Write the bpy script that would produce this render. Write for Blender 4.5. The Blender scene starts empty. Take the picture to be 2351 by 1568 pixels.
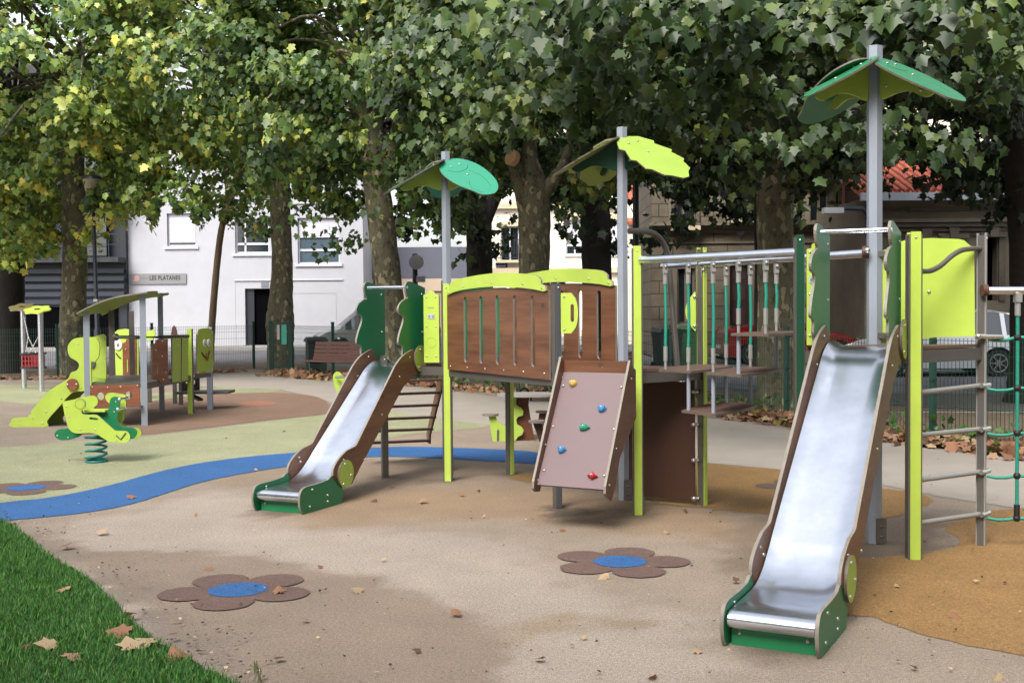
import bpy, math, random
import numpy as np
from mathutils.geometry import tessellate_polygon
from mathutils import Vector
random.seed(7); rng=np.random.default_rng(7)
sc=bpy.context.scene; COL=sc.collection
# ------------------------------------------------------------------ survey maths: picture measurements -> metres
F=2600.;H=1.6;K=F/1829;PITCH=math.atan(71.8/F);ROLL=math.radians(-0.45)
def Rx(a): c,s=math.cos(a),math.sin(a); return np.array([[1,0,0],[0,c,-s],[0,s,c]])
def Rz(a): c,s=math.cos(a),math.sin(a); return np.array([[c,-s,0],[s,c,0],[0,0,1]])
R=Rx(math.pi/2-PITCH)@Rz(ROLL); CAM=np.array([0,0,H])
def ray(px,py): return R@np.array([(px-1175.5)/F,-(py-784)/F,-1.])
def G(px,py,z=0):
    d=ray(px,py); p=CAM+d*(z-H)/d[2]; return (float(p[0]),float(p[1]))
def PT(px,py,Y):
    d=ray(px,py); p=CAM+d*Y/d[1]; return (float(p[0]),float(p[1]),float(p[2]))
def project(P):
    q=(np.asarray(P)-CAM)@R; w=np.maximum(-q[:,2],.01)
    return 1175.5+F*q[:,0]/w, 784-F*q[:,1]/w
class Fr:   # a vertical plane: origin, horizontal direction u, outward normal n
    def __init__(s,O,u):
        s.O=np.array(O[:2],float); u=np.array(u[:2],float); s.u=u/np.linalg.norm(u); s.n=np.array([s.u[1],-s.u[0]])
    def sz(s,px,py):
        d=ray(px,py); t=(s.O@s.n-CAM[:2]@s.n)/(d[:2]@s.n); p=CAM+d*t
        return (float((p[:2]-s.O)@s.u),float(p[2]))
    def tr(s,pts): return [s.sz(*p) for p in pts]
    def p3(s,a,z,o=0):
        q=s.O+s.u*a+s.n*o; return (float(q[0]),float(q[1]),float(z))
def frAB(A,B): return Fr(A,(B[0]-A[0],B[1]-A[1]))
def frY(Y): return Fr((0,Y),(1,0))
def smooth(pts,n=5,closed=True):
    out=[];N=len(pts)
    rngi=range(N) if closed else range(N-1)
    for i in rngi:
        g=(lambda k:pts[k%N]) if closed else (lambda k:pts[min(max(k,0),N-1)])
        p0,p1,p2,p3=[np.array(g(k),float) for k in (i-1,i,i+1,i+2)]
        for t in np.arange(n)/n:
            out.append(tuple(.5*((2*p1)+(-p0+p2)*t+(2*p0-5*p1+4*p2-p3)*t*t+(-p0+3*p1-3*p2+p3)*t**3)))
    if not closed: out.append(tuple(pts[-1]))
    return out
def ell(cx,cy,rx,ry,n=28): return [(cx+rx*math.cos(2*math.pi*i/n),cy+ry*math.sin(2*math.pi*i/n)) for i in range(n)]
def slot(cx,z0,z1,w,n=6):
    r=w/2; o=[]
    for i in range(n+1): a=math.pi*i/n; o.append((cx+r*math.cos(a),z1-r+r*math.sin(a)))
    for i in range(n+1): a=math.pi+math.pi*i/n; o.append((cx+r*math.cos(a),z0+r+r*math.sin(a)))
    return o
# ------------------------------------------------------------------ materials
MATS={}
ALB=.74
def srgb(r,g,b): return tuple(ALB*(c/255/12.92 if c/255<=.04045 else ((c/255+.055)/1.055)**2.4) for c in (r,g,b))
def M(name,col=(.5,.5,.5),rough=.5,metal=0.,noise=None,bump=None,spec=.5,kind=None,col2=None,attr=None,trans=0,coat=0,emit=None):
    if name in MATS: return MATS[name]
    m=bpy.data.materials.new(name); m.use_nodes=True; nt=m.node_tree; N=nt.nodes; L=nt.links
    b=N['Principled BSDF']; out=N['Material Output']
    b.inputs['Roughness'].default_value=rough; b.inputs['Metallic'].default_value=metal
    b.inputs['Specular IOR Level'].default_value=spec; b.inputs['Base Color'].default_value=(*col,1)
    if coat: b.inputs['Coat Weight'].default_value=coat; b.inputs['Coat Roughness'].default_value=.05
    if emit: b.inputs['Emission Color'].default_value=(*emit,1); b.inputs['Emission Strength'].default_value=1
    tc=N.new('ShaderNodeTexCoord')
    def mp(scale):
        k=N.new('ShaderNodeMapping'); k.inputs['Scale'].default_value=scale if hasattr(scale,'__len__') else (scale,)*3
        L.new(tc.outputs['Object'],k.inputs['Vector']); return k.outputs[0]
    def nz(scale,detail=4,r=.6,vec=None,s=1):
        k=N.new('ShaderNodeTexNoise'); k.inputs['Scale'].default_value=s; k.inputs['Detail'].default_value=detail; k.inputs['Roughness'].default_value=r
        L.new(vec or mp(scale),k.inputs['Vector']); return k.outputs['Fac']
    def ramp(f,stops):
        k=N.new('ShaderNodeValToRGB'); e=k.color_ramp.elements
        while len(e)<len(stops): e.new(.5)
        for i,(p,c) in enumerate(stops): e[i].position=p; e[i].color=(*c,1) if hasattr(c,'__len__') else (c,c,c,1)
        L.new(f,k.inputs[0]); return k.outputs[0]
    def mix(f,a,c,bt='MIX'):
        k=N.new('ShaderNodeMix'); k.data_type='RGBA'; k.blend_type=bt
        for i,v in ((0,f),(6,a),(7,c)):
            if hasattr(v,'links'): L.new(v,k.inputs[i])
            else: k.inputs[i].default_value=v if i==0 else (*v,1)
        return k.outputs[2]
    base=col
    if attr:
        a=N.new('ShaderNodeAttribute'); a.attribute_name=attr; base=a.outputs['Color']
    if kind=='wood':
        g=nz((3,3,38),6,.65); k1=nz((1.2,1.2,8),2); v=N.new('ShaderNodeTexVoronoi'); v.inputs['Scale'].default_value=1; L.new(mp((2.6,2.6,3.6)),v.inputs['Vector'])
        base=mix(ramp(g,[(.3,0),(.75,1)]),col,col2); base=mix(ramp(k1,[(.35,0),(.7,.55)]),base,tuple(c*1.5 for c in col2))
        base=mix(ramp(v.outputs['Distance'],[(.03,.8),(.11,0)]),base,tuple(c*.35 for c in col))
    elif kind=='bark':
        a=nz((7,7,4),5,.62); c=nz((15,15,9),4,.6); v=N.new('ShaderNodeTexVoronoi'); v.inputs['Scale'].default_value=1; L.new(mp((14,14,8)),v.inputs['Vector'])
        sep=N.new('ShaderNodeSeparateColor'); L.new(v.outputs['Color'],sep.inputs[0])
        base=mix(ramp(a,[(.42,0),(.46,1)]),srgb(80,78,60),srgb(124,122,98)); base=mix(ramp(c,[(.52,0),(.55,1)]),base,srgb(116,106,82))
        base=mix(ramp(c,[(.33,1),(.37,0)]),base,srgb(70,62,48)); base=mix(ramp(sep.outputs[0],[(.86,0),(.9,.75)]),base,srgb(200,190,150))
        base=mix(ramp(nz((1.1,1.1,.5),3),[(.35,.45),(.65,0)]),base,tuple(x*.5 for x in srgb(84,76,58)))
    elif kind=='epdm':
        g=nz(170,2,.75); g2=nz(55,3,.7); bl=nz(2.2,5,.65); st=nz(.7,4,.6)
        base=mix(1.,base,ramp(g,[(.3,.35),(.5,1.),(.7,1.7)]),'MULTIPLY'); base=mix(1.,base,ramp(g2,[(.3,.68),(.7,1.28)]),'MULTIPLY')
        base=mix(1.,base,ramp(bl,[(.3,.9),(.7,1.07)]),'MULTIPLY'); base=mix(1.,base,ramp(st,[(.3,.9),(.65,1.06)]),'MULTIPLY')
    elif kind=='brick':
        br=N.new('ShaderNodeTexBrick'); br.inputs['Scale'].default_value=1; br.inputs['Brick Width'].default_value=.9; br.inputs['Row Height'].default_value=.42; br.inputs['Mortar Size'].default_value=.018
        br.inputs['Color1'].default_value=(*col,1); br.inputs['Color2'].default_value=(*[c*.8 for c in col],1); br.inputs['Mortar'].default_value=(*[c*.25 for c in col],1)
        k=N.new('ShaderNodeMapping'); k.inputs['Rotation'].default_value=(math.pi/2,0,0); L.new(tc.outputs['Object'],k.inputs['Vector']); L.new(k.outputs[0],br.inputs['Vector'])
        base=mix(1.,br.outputs['Color'],ramp(nz(1.1,5,.7),[(.3,.55),(.7,1.15)]),'MULTIPLY')
    elif kind=='tile':
        w=N.new('ShaderNodeTexWave'); w.inputs['Scale'].default_value=1; w.inputs['Distortion'].default_value=.5; L.new(mp((1.35,0,0)),w.inputs['Vector'])
        base=mix(ramp(w.outputs['Fac'],[(.1,0),(.5,1)]),tuple(c*.4 for c in col),col); base=mix(1.,base,ramp(nz(3,3),[(.3,.7),(.7,1.2)]),'MULTIPLY')
    if noise:
        base=mix(1.,base,ramp(nz(noise[0],5,.65),[(.28,1-noise[1]),(.72,1+noise[1]*.6)]),'MULTIPLY')
    if hasattr(base,'links'): L.new(base,b.inputs['Base Color'])
    if metal>.5 and name!='stainless_steel':
        L.new(ramp(nz(7,6,.7),[(.3,max(rough-.03,.05)),(.7,rough+.04)]),b.inputs['Roughness'])
    if bump:
        bp=N.new('ShaderNodeBump'); bp.inputs['Strength'].default_value=bump[1]; bp.inputs['Distance'].default_value=bump[2] if len(bump)>2 else .01
        L.new(nz(bump[0],5,.6),bp.inputs['Height']); L.new(bp.outputs[0],b.inputs['Normal'])
    if trans:
        t=N.new('ShaderNodeBsdfTranslucent'); ms=N.new('ShaderNodeMixShader'); ms.inputs[0].default_value=trans
        if hasattr(base,'links'):
            L.new(mix(1.,base,(1.5,1.7,.7),'MULTIPLY'),t.inputs[0])
        L.new(b.outputs[0],ms.inputs[1]); L.new(t.outputs[0],ms.inputs[2]); L.new(ms.outputs[0],out.inputs[0])
    MATS[name]=m; return m
LIME=M('lime_panel',srgb(188,214,86),.42,noise=(2.2,.13),bump=(60,.03))
LIMED=M('lime_panel_weathered',srgb(172,198,80),.5,noise=(1.6,.08))
GREEN=M('green_panel',srgb(22,122,76),.42,noise=(2.2,.13),bump=(60,.03))
LIMER=M('lime_roof_panel',srgb(156,184,74),.45,noise=(1.6,.1))
TEAL=M('pale_green_panel',srgb(52,148,118),.45,noise=(2,.08))
DGREEN=M('dark_green_panel',srgb(16,72,48),.45)
EDGE=M('panel_edge',srgb(138,130,120),.6,noise=(9,.2))
EDGED=M('panel_edge_dark',srgb(104,92,80),.6,noise=(9,.2))
WOOD=M('wood_panel',srgb(84,52,36),.45,kind='wood',col2=srgb(120,80,56),bump=(40,.04))
WOODR=M('wood_panel_red',srgb(106,58,38),.45,kind='wood',col2=srgb(140,84,56))
DBROWN=M('dark_brown_panel',srgb(74,42,26),.55,noise=(3,.1))
BROWN=M('brown_step',srgb(104,80,70),.55,noise=(6,.14),bump=(180,.15,.003))
MAUVE=M('mauve_panel',srgb(118,98,101),.6,noise=(2.5,.05),bump=(240,.25,.003))
ALU=M('aluminium',srgb(160,168,182),.45,.2,noise=(5,.06))
GALV=M('galvanised',srgb(118,114,110),.45,.6,noise=(7,.1))
STEEL=M('stainless_steel',(.70,.74,.82),.23,1.,noise=(5,.12))
FERR=M('ferrule',srgb(170,170,168),.4,.4)
BOLT=M('bolt_steel',srgb(220,218,212),.28,.9)
PGREY=M('grey_plastic',srgb(88,90,96),.5)
BLACK=M('black_rubber',srgb(22,22,24),.6)
ROPE=M('teal_rope',srgb(26,142,122),.55,noise=(60,.2),bump=(160,.5,.004))
CHAIN=M('chain_steel',srgb(190,190,190),.35,.8)
WHITEP=M('white_plastic',srgb(226,226,222),.45)
RED=M('red_plastic',srgb(130,30,34),.45)
HY=M('hold_yellow',srgb(196,168,84),.7,noise=(20,.15)); HB=M('hold_blue',srgb(72,140,196),.6,noise=(20,.1)); HT=M('hold_teal',srgb(24,138,108),.6,noise=(20,.1)); HR=M('hold_red',srgb(184,34,44),.6)
FGREEN=M('fence_green',srgb(16,66,52),.45)
BENCHW=M('bench_slats',srgb(92,56,46),.5,noise=(8,.2))
BIN=M('bin_plastic',srgb(38,50,50),.45); BINL=M('bin_plastic_green',srgb(84,128,84),.5)
LAMPB=M('lamp_post_paint',srgb(36,44,58),.45)
LAMPG=M('lamp_bowl',srgb(200,190,160),.3,noise=(6,.1))
BARK=M('plane_bark',kind='bark',rough=.85,bump=(14,.6,.03))
BARKD=M('dark_bark',srgb(38,32,27),.9,noise=(5,.35),bump=(9,.7,.04))
CUT=M('cut_wood',srgb(236,190,140),.8,noise=(12,.12))
LEAF=M('plane_leaf',attr='col',rough=.45,trans=.16,spec=.4)
DRY=M('dry_leaf',attr='col',rough=.75,trans=.12,spec=.3)
GRASS=M('grass_blade',attr='col',rough=.6,trans=.3,spec=.3)
RENDERW=M('white_render',srgb(182,183,190),.85,noise=(.9,.07))
TRIMW=M('white_trim',srgb(206,206,214),.6)
CREAM=M('cream_stone',srgb(252,242,222),.85,noise=(.7,.1))
STONE=M('stone_wall',srgb(126,114,96),.9,kind='brick')
STONEP=M('stone_plain',srgb(120,110,94),.9,noise=(1.4,.25))
STONEL=M('stone_light',srgb(206,190,160),.9,noise=(1.5,.15))
NAVY=M('navy_metal',srgb(20,27,40),.5,noise=(2,.1))
DARKIN=M('dark_interior',srgb(4,4,6),.9,spec=.05)
GLASSD=M('window_glass',srgb(34,42,48),.08,spec=.8)
GLASSB=M('curtained_glass',srgb(84,100,112),.12,spec=.8,noise=(3,.15))
TILE=M('roof_tiles',srgb(188,96,70),.8,kind='tile')
DOORP=M('door_paint',srgb(52,34,34),.5)
ASPH=M('asphalt',srgb(104,102,106),.9,noise=(1.2,.12),bump=(90,.3,.006))
ASPHD=M('asphalt_dark',srgb(80,74,68),.92,noise=(1.6,.22),bump=(60,.4,.008))
PATHM=M('path_concrete',srgb(158,150,140),.9,noise=(1.4,.1),bump=(70,.3,.006))
EBLUE=M('rubber_blue',srgb(38,92,150),.8,kind='epdm',bump=(300,.35,.004))
EPETAL=M('rubber_brown',srgb(103,80,72),.85,kind='epdm',bump=(300,.4,.004))
EPINK=M('rubber_pink',srgb(160,108,84),.85,kind='epdm')
EGREEN=M('rubber_green',srgb(150,152,118),.85,kind='epdm',bump=(300,.4,.004))
EOCHRE=M('rubber_ochre',srgb(142,108,62),.85,kind='epdm',bump=(300,.4,.004))
GROUND=M('rubber_ground',attr='col',rough=.85,kind='epdm',bump=(300,.45,.004))
SOIL=M('soil_strip',srgb(112,92,70),.95,noise=(3,.3),bump=(30,.6,.02))
LAWN=M('lawn_soil',srgb(40,62,20),.95,noise=(9,.3),bump=(50,.5,.02))
SILVER=M('car_paint_grey',srgb(168,168,170),.28,.2,coat=.8); WHITEC=M('car_paint_silver',srgb(236,240,246),.3,.3,coat=.8); REDC=M('car_paint_red',srgb(150,14,24),.25,.1,coat=1)
TYRE=M('tyre',srgb(24,24,25),.8); RIM=M('wheel_rim',srgb(150,150,152),.3,.8); CARG=M('car_glass',srgb(60,72,76),.22,spec=.8)
TAIL=M('tail_light',srgb(190,20,24),.2,spec=.7); PLASTD=M('car_trim',srgb(30,30,32),.6)
SIGNB=M('sign_blue',srgb(34,36,110),.5); SIGNG=M('sign_grey',srgb(132,132,134),.5); INK=M('sign_ink',srgb(40,40,42),.6); LOGO=M('logo_pink',srgb(200,150,146),.6)
PAPER=M('paper',srgb(200,198,196),.8); PAPERG=M('notice_teal',srgb(76,186,164),.6); LINEW=M('line_paint',srgb(198,196,186),.8)
# ------------------------------------------------------------------ mesh helpers
def root_of(o):
    while o.parent: o=o.parent
    return o
def thing(name,label,cat,loc=(0,0,0),rot=0,group=None,local=False):
    o=bpy.data.objects.new(name,None); COL.objects.link(o); o.location=loc; o.rotation_euler=(0,0,rot); o.empty_display_size=.2
    o['label']=label; o['category']=cat
    if group: o['group']=group
    LOCAL[o.name]=local or rot!=0
    return o
LOCAL={}
def tag(o,label=None,cat=None,group=None,kind=None):
    if label: o['label']=label
    if cat: o['category']=cat
    if group: o['group']=group
    if kind: o['kind']=kind
    return o
class MB:
    def __init__(s): s.v=[];s.f=[];s.m=[];s.s=[]
    def add(s,vs,fs,mi=0,sm=False):
        b=len(s.v); s.v+= [tuple(map(float,p)) for p in vs]
        for f in fs: s.f.append([b+i for i in f]); s.m.append(mi); s.s.append(sm)
    def prism(s,out,fr,t=.02,off=0,holes=(),mi=0,ei=None,back=None,bi=None):
        ei=mi if ei is None else ei
        loops=[list(out)]+[list(h) for h in holes]
        flat=[p for l in loops for p in l]; n=len(flat)
        vs=[fr.p3(p[0],p[1],off+t) for p in flat]+[fr.p3(p[0],p[1],off) for p in flat]
        tris=tessellate_polygon([[Vector((p[0],p[1],0)) for p in l] for l in loops])
        s.add(vs,[list(t_) for t_ in tris],mi); b=len(s.v)-2*n
        for t_ in tris: s.f.append([b+n+i for i in reversed(t_)]); s.m.append(mi if bi is None else bi); s.s.append(False)
        k=0
        for l in loops:
            for i in range(len(l)):
                a,c=b+k+i,b+k+(i+1)%len(l); s.f.append([a,c,c+n,a+n]); s.m.append(ei); s.s.append(False)
            k+=len(l)
        return s
    def tube(s,pts,r,seg=8,mi=0,caps=True,sm=True):
        P=[np.array(p,float) for p in pts]; n=len(P); rr=r if hasattr(r,'__len__') else [r]*n
        vs=[];prev=None
        for i in range(n):
            t=P[min(i+1,n-1)]-P[max(i-1,0)]; t=t/(np.linalg.norm(t)+1e-9)
            if prev is None:
                a=np.array([0,0,1.]) if abs(t[2])<.9 else np.array([1.,0,0]); x=np.cross(t,a)
            else: x=prev-t*(prev@t)
            x/=np.linalg.norm(x)+1e-9; prev=x; y=np.cross(t,x)
            for k in range(seg):
                a=2*math.pi*k/seg; vs.append(P[i]+rr[i]*(math.cos(a)*x+math.sin(a)*y))
        fs=[[i*seg+k,i*seg+(k+1)%seg,(i+1)*seg+(k+1)%seg,(i+1)*seg+k] for i in range(n-1) for k in range(seg)]
        s.add(vs,fs,mi,sm)
        if caps: s.add(vs[:seg],[list(range(seg))[::-1]],mi); s.add(vs[-seg:],[list(range(seg))],mi)
        return s
    def box(s,c,sz,ang=0,mi=0,tilt=None):
        ca,sa=math.cos(ang),math.sin(ang); vs=[]
        for dz in (-.5,.5):
            for dx,dy in ((-.5,-.5),(.5,-.5),(.5,.5),(-.5,.5)):
                x,y=dx*sz[0],dy*sz[1]; vs.append((c[0]+ca*x-sa*y,c[1]+sa*x+ca*y,c[2]+dz*sz[2]))
        s.add(vs,[[3,2,1,0],[4,5,6,7],[0,1,5,4],[1,2,6,5],[2,3,7,6],[3,0,4,7]],mi); return s
    def beam(s,a,b,w,h,mi=0):
        a=np.array(a,float);b=np.array(b,float);t=b-a;t/=np.linalg.norm(t); x=np.cross(t,[0,0,1.])
        if np.linalg.norm(x)<1e-3: x=np.array([1.,0,0])
        x/=np.linalg.norm(x); y=np.cross(x,t); vs=[]
        for P in (a,b):
            for i,j in ((-.5,-.5),(.5,-.5),(.5,.5),(-.5,.5)): vs.append(P+x*w*i+y*h*j)
        s.add(vs,[[3,2,1,0],[4,5,6,7],[0,1,5,4],[1,2,6,5],[2,3,7,6],[3,0,4,7]],mi); return s
    def ball(s,c,r,mi=0,sc=(1,1,1),seg=8,rings=5,jit=0):
        vs=[];fs=[]
        for i in range(rings+1):
            th=math.pi*i/rings
            for k in range(seg):
                a=2*math.pi*k/seg; q=r*(1+random.uniform(-jit,jit)); vs.append((c[0]+sc[0]*q*math.sin(th)*math.cos(a),c[1]+sc[1]*q*math.sin(th)*math.sin(a),c[2]+sc[2]*q*math.cos(th)))
        for i in range(rings):
            for k in range(seg): fs.append([i*seg+k,(i+1)*seg+k,(i+1)*seg+(k+1)%seg,i*seg+(k+1)%seg])
        s.add(vs,fs,mi,True); return s
    def bolts(s,fr,pts,off,r=.011,mi=0):
        for a,z in pts:
            c=np.array(fr.p3(a,z,off)); n=np.array([fr.n[0],fr.n[1],0]); u=np.array([fr.u[0],fr.u[1],0]); w=np.array([0,0,1.])
            vs=[];
            for j,(rr,d) in enumerate(((1,0),(.92,.35),(.55,.75))):
                for k in range(8): q=2*math.pi*k/8; vs.append(c+r*rr*(math.cos(q)*u+math.sin(q)*w)+n*r*d)
            fs=[[j*8+k,j*8+(k+1)%8,(j+1)*8+(k+1)%8,(j+1)*8+k] for j in range(2) for k in range(8)]
            s.add(vs,fs+[[16+k for k in range(8)]],mi,True)
        return s
    def sheet(s,rows,mi=0,sm=True):
        n=len(rows[0]); vs=[p for r in rows for p in r]
        s.add(vs,[[i*n+k,i*n+k+1,(i+1)*n+k+1,(i+1)*n+k] for i in range(len(rows)-1) for k in range(n-1)],mi,sm); return s
    def build(s,name,mats,parent=None):
        me=bpy.data.meshes.new(name); V=np.array(s.v,float)
        if parent is not None:
            r=root_of(parent)
            if not LOCAL.get(r.name): V=V-np.array(r.location)
        me.from_pydata(V.tolist(),[],s.f)
        for m in (mats if isinstance(mats,(list,tuple)) else [mats]): me.materials.append(m)
        me.polygons.foreach_set('material_index',s.m); me.polygons.foreach_set('use_smooth',s.s); me.update()
        o=bpy.data.objects.new(name,me); COL.objects.link(o)
        if parent is not None: o.parent=parent
        return o
def text_mesh(name,txt,fr,s0,z0,size,off,mat,parent,bold=.0,width=None):
    c=bpy.data.curves.new(name,'FONT'); c.body=txt; c.size=size; c.extrude=.004; c.space_character=1.12; c.offset=bold
    o=bpy.data.objects.new('tmp_text',c); COL.objects.link(o); dg=bpy.context.evaluated_depsgraph_get()
    me=bpy.data.meshes.new_from_object(o.evaluated_get(dg)); bpy.data.objects.remove(o)
    kx=width/max(v.co.x for v in me.vertices) if width else 1
    mb=MB(); mb.v=[fr.p3(s0+v.co.x*kx,z0+v.co.y,off+v.co.z) for v in me.vertices]; mb.f=[list(p.vertices) for p in me.polygons]; mb.m=[0]*len(mb.f); mb.s=[False]*len(mb.f)
    bpy.data.meshes.remove(me); return mb.build(name,mat,parent)
# ------------------------------------------------------------------ leaf meshes (numpy)
LT=np.array([(0,0),(.14,-.11),(.44,.0),(.32,.19),(.58,.46),(.32,.52),(.21,.68),(0,1.03)])
def leaves(name,C,T,Nn,S,colr,mat,parent=None,curl=.3):
    n=len(C); half=LT[1:-1]
    tx=np.concatenate([[0],half[:,0],[0],-half[:,0]]); ty=np.concatenate([[0],half[:,1],[1.],half[:,1]])
    tz=-curl*np.abs(tx)-curl*.5*ty**2
    k=len(tx)
    N_=Nn/np.linalg.norm(Nn,axis=1,keepdims=True); T_=T-N_*np.sum(T*N_,1,keepdims=True); T_/=np.linalg.norm(T_,axis=1,keepdims=True)+1e-9
    B=np.cross(T_,N_)
    V=C[:,None,:]+S[:,None,None]*(tx[None,:,None]*B[:,None,:]+(ty-.3)[None,:,None]*T_[:,None,:]+(tz[None,:,None]*rng.uniform(-.15,1.5,n)[:,None,None])*N_[:,None,:])
    fa=np.array([0,1,2,3,4,5,6,7]); fb=np.array([0,7,13,12,11,10,9,8])
    idx=(np.arange(n)[:,None]*k+np.concatenate([fa,fb])[None,:]).ravel()
    V=V.reshape(-1,3)
    if parent is not None and not LOCAL.get(root_of(parent).name): V=V-np.array(root_of(parent).location)
    me=bpy.data.meshes.new(name); me.vertices.add(n*k); me.vertices.foreach_set('co',V.ravel().astype(np.float32))
    me.loops.add(n*16); me.loops.foreach_set('vertex_index',idx.astype(np.int32))
    me.polygons.add(n*2); me.polygons.foreach_set('loop_start',np.arange(0,n*16,8,dtype=np.int32)); me.update(calc_edges=True)
    ca=me.color_attributes.new('col','FLOAT_COLOR','POINT'); cc=np.ones((n,k,4),np.float32); cc[:,:,:3]=colr[:,None,:]
    ca.data.foreach_set('color',cc.ravel()); me.materials.append(mat)
    o=bpy.data.objects.new(name,me); COL.objects.link(o)
    if parent is not None: o.parent=parent
    return o
# ------------------------------------------------------------------ ground
def poly_px(pts,sm=4): return smooth([G(*p) for p in pts],sm) if sm>1 else [G(*p) for p in pts]
def sdist(X,Y,poly):
    P=np.array(poly); Q=np.roll(P,-1,0); d=np.full(X.shape,1e9); ins=np.zeros(X.shape,bool)
    for (x1,y1),(x2,y2) in zip(P,Q):
        ex,ey=x2-x1,y2-y1; t=np.clip(((X-x1)*ex+(Y-y1)*ey)/(ex*ex+ey*ey+1e-12),0,1)
        d=np.minimum(d,(X-x1-t*ex)**2+(Y-y1-t*ey)**2)
        c=((y1>Y)!=(y2>Y))&(X<(x2-x1)*(Y-y1)/(y2-y1+1e-12)+x1); ins^=c
    d=np.sqrt(d); return np.where(ins,d,-d)
gx=np.concatenate([[-90,-60,-40,-30,-22,-16,-12],np.arange(-9,8,.055),[9,12,16,22,30,40,60,90]])
gy=np.concatenate([[-60,-30,-15,-8,-4,-1,0,1,2],np.arange(3,18,.06),np.arange(18,28,.25),[29,31,34,38,44,52,64,90,150]])
GX,GY=np.meshgrid(gx,gy); X=GX.ravel();Y=GY.ravel()
def wob(X,Y):
    o=rng.normal(0,.04,X.shape)
    for i in range(26):
        a=rng.uniform(0,6.28); f=rng.uniform(3,26); o=o+.11/math.sqrt(f)*np.sin(f*(X*math.cos(a)+Y*math.sin(a))+rng.uniform(0,6.28))
    return o
W_=wob(X,Y)
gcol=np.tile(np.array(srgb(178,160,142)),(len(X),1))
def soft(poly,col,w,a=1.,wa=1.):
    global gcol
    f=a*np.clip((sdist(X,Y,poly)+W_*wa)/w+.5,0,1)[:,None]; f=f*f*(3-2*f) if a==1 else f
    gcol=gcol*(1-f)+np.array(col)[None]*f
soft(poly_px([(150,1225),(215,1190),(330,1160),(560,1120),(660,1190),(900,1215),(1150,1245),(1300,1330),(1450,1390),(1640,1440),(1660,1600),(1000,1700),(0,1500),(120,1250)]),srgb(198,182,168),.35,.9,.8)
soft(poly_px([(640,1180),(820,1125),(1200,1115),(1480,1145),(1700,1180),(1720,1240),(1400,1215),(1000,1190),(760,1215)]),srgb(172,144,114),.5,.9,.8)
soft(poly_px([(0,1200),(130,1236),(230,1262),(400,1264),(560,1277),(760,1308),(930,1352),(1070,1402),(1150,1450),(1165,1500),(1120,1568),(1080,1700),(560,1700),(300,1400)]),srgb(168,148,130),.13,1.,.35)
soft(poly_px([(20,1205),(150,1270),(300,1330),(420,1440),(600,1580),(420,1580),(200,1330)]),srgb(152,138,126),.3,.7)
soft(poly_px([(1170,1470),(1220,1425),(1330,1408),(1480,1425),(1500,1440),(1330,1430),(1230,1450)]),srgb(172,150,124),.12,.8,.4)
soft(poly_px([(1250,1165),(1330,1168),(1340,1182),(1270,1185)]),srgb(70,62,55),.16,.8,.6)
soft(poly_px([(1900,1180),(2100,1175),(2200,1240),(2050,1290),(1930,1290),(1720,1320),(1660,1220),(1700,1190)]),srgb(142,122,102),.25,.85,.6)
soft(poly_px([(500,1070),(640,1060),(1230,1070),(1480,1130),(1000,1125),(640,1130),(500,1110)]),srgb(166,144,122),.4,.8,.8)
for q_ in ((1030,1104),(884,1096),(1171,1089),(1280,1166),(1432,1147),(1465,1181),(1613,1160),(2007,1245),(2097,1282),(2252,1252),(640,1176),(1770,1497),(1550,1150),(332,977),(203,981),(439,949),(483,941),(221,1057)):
    c_=G(*q_); soft(ell(c_[0],c_[1],.16,.13,16),srgb(112,96,80),.22,.75,.5)  # dirt rings at the bases, with contact shadow painted into the ground colour
gi=np.arange(len(X)).reshape(GX.shape)
faces=np.stack([gi[:-1,:-1],gi[:-1,1:],gi[1:,1:],gi[1:,:-1]],-1).reshape(-1,4)
me=bpy.data.meshes.new('ground'); me.vertices.add(len(X)); me.vertices.foreach_set('co',np.stack([X,Y,X*0],1).ravel().astype(np.float32))
me.loops.add(faces.size); me.loops.foreach_set('vertex_index',faces.ravel().astype(np.int32)); me.polygons.add(len(faces)); me.polygons.foreach_set('loop_start',np.arange(0,faces.size,4,dtype=np.int32)); me.update(calc_edges=True)
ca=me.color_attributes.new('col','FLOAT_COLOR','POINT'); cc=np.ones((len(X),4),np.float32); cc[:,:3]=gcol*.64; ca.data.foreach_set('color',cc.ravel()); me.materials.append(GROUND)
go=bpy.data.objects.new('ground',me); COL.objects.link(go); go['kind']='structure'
def jag(poly,a=.008,step=.05):
    out=[]
    for i in range(len(poly)):
        p=np.array(poly[i]);q=np.array(poly[(i+1)%len(poly)]); n=max(1,min(40,int(np.linalg.norm(q-p)/step)))
        for k in range(n): out.append(tuple(p+(q-p)*k/n+rng.normal(0,a,2)))
    return out
def slab(name,poly,z,mat,kind='structure'):
    tris=tessellate_polygon([[Vector((p[0],p[1],0)) for p in poly]])
    me=bpy.data.meshes.new(name); me.from_pydata([(p[0],p[1],z) for p in poly],[],[list(t) for t in tris]); me.materials.append(mat); me.update()
    o=bpy.data.objects.new(name,me); COL.objects.link(o); o['kind']=kind; return o
slab('rubber_surface_green',jag(poly_px([(-300,1040),(0,1028),(180,1012),(300,1006),(490,984),(619,967),(748,952),(880,944),(960,948),(1060,964),(1123,978),(1030,989),(960,995),(860,1010),(700,1030),(675,1041),(560,1052),(440,1069),(340,1094),(250,1119),(120,1146),(0,1162),(-300,1200)],3)),.003,EGREEN)
slab('rubber_surface_olive',jag(poly_px([(-300,884),(60,884),(160,896),(330,905),(500,889),(640,893),(600,903),(500,908),(420,918),(100,930),(0,921),(-300,921)],3)),.003,EGREEN)
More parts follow.
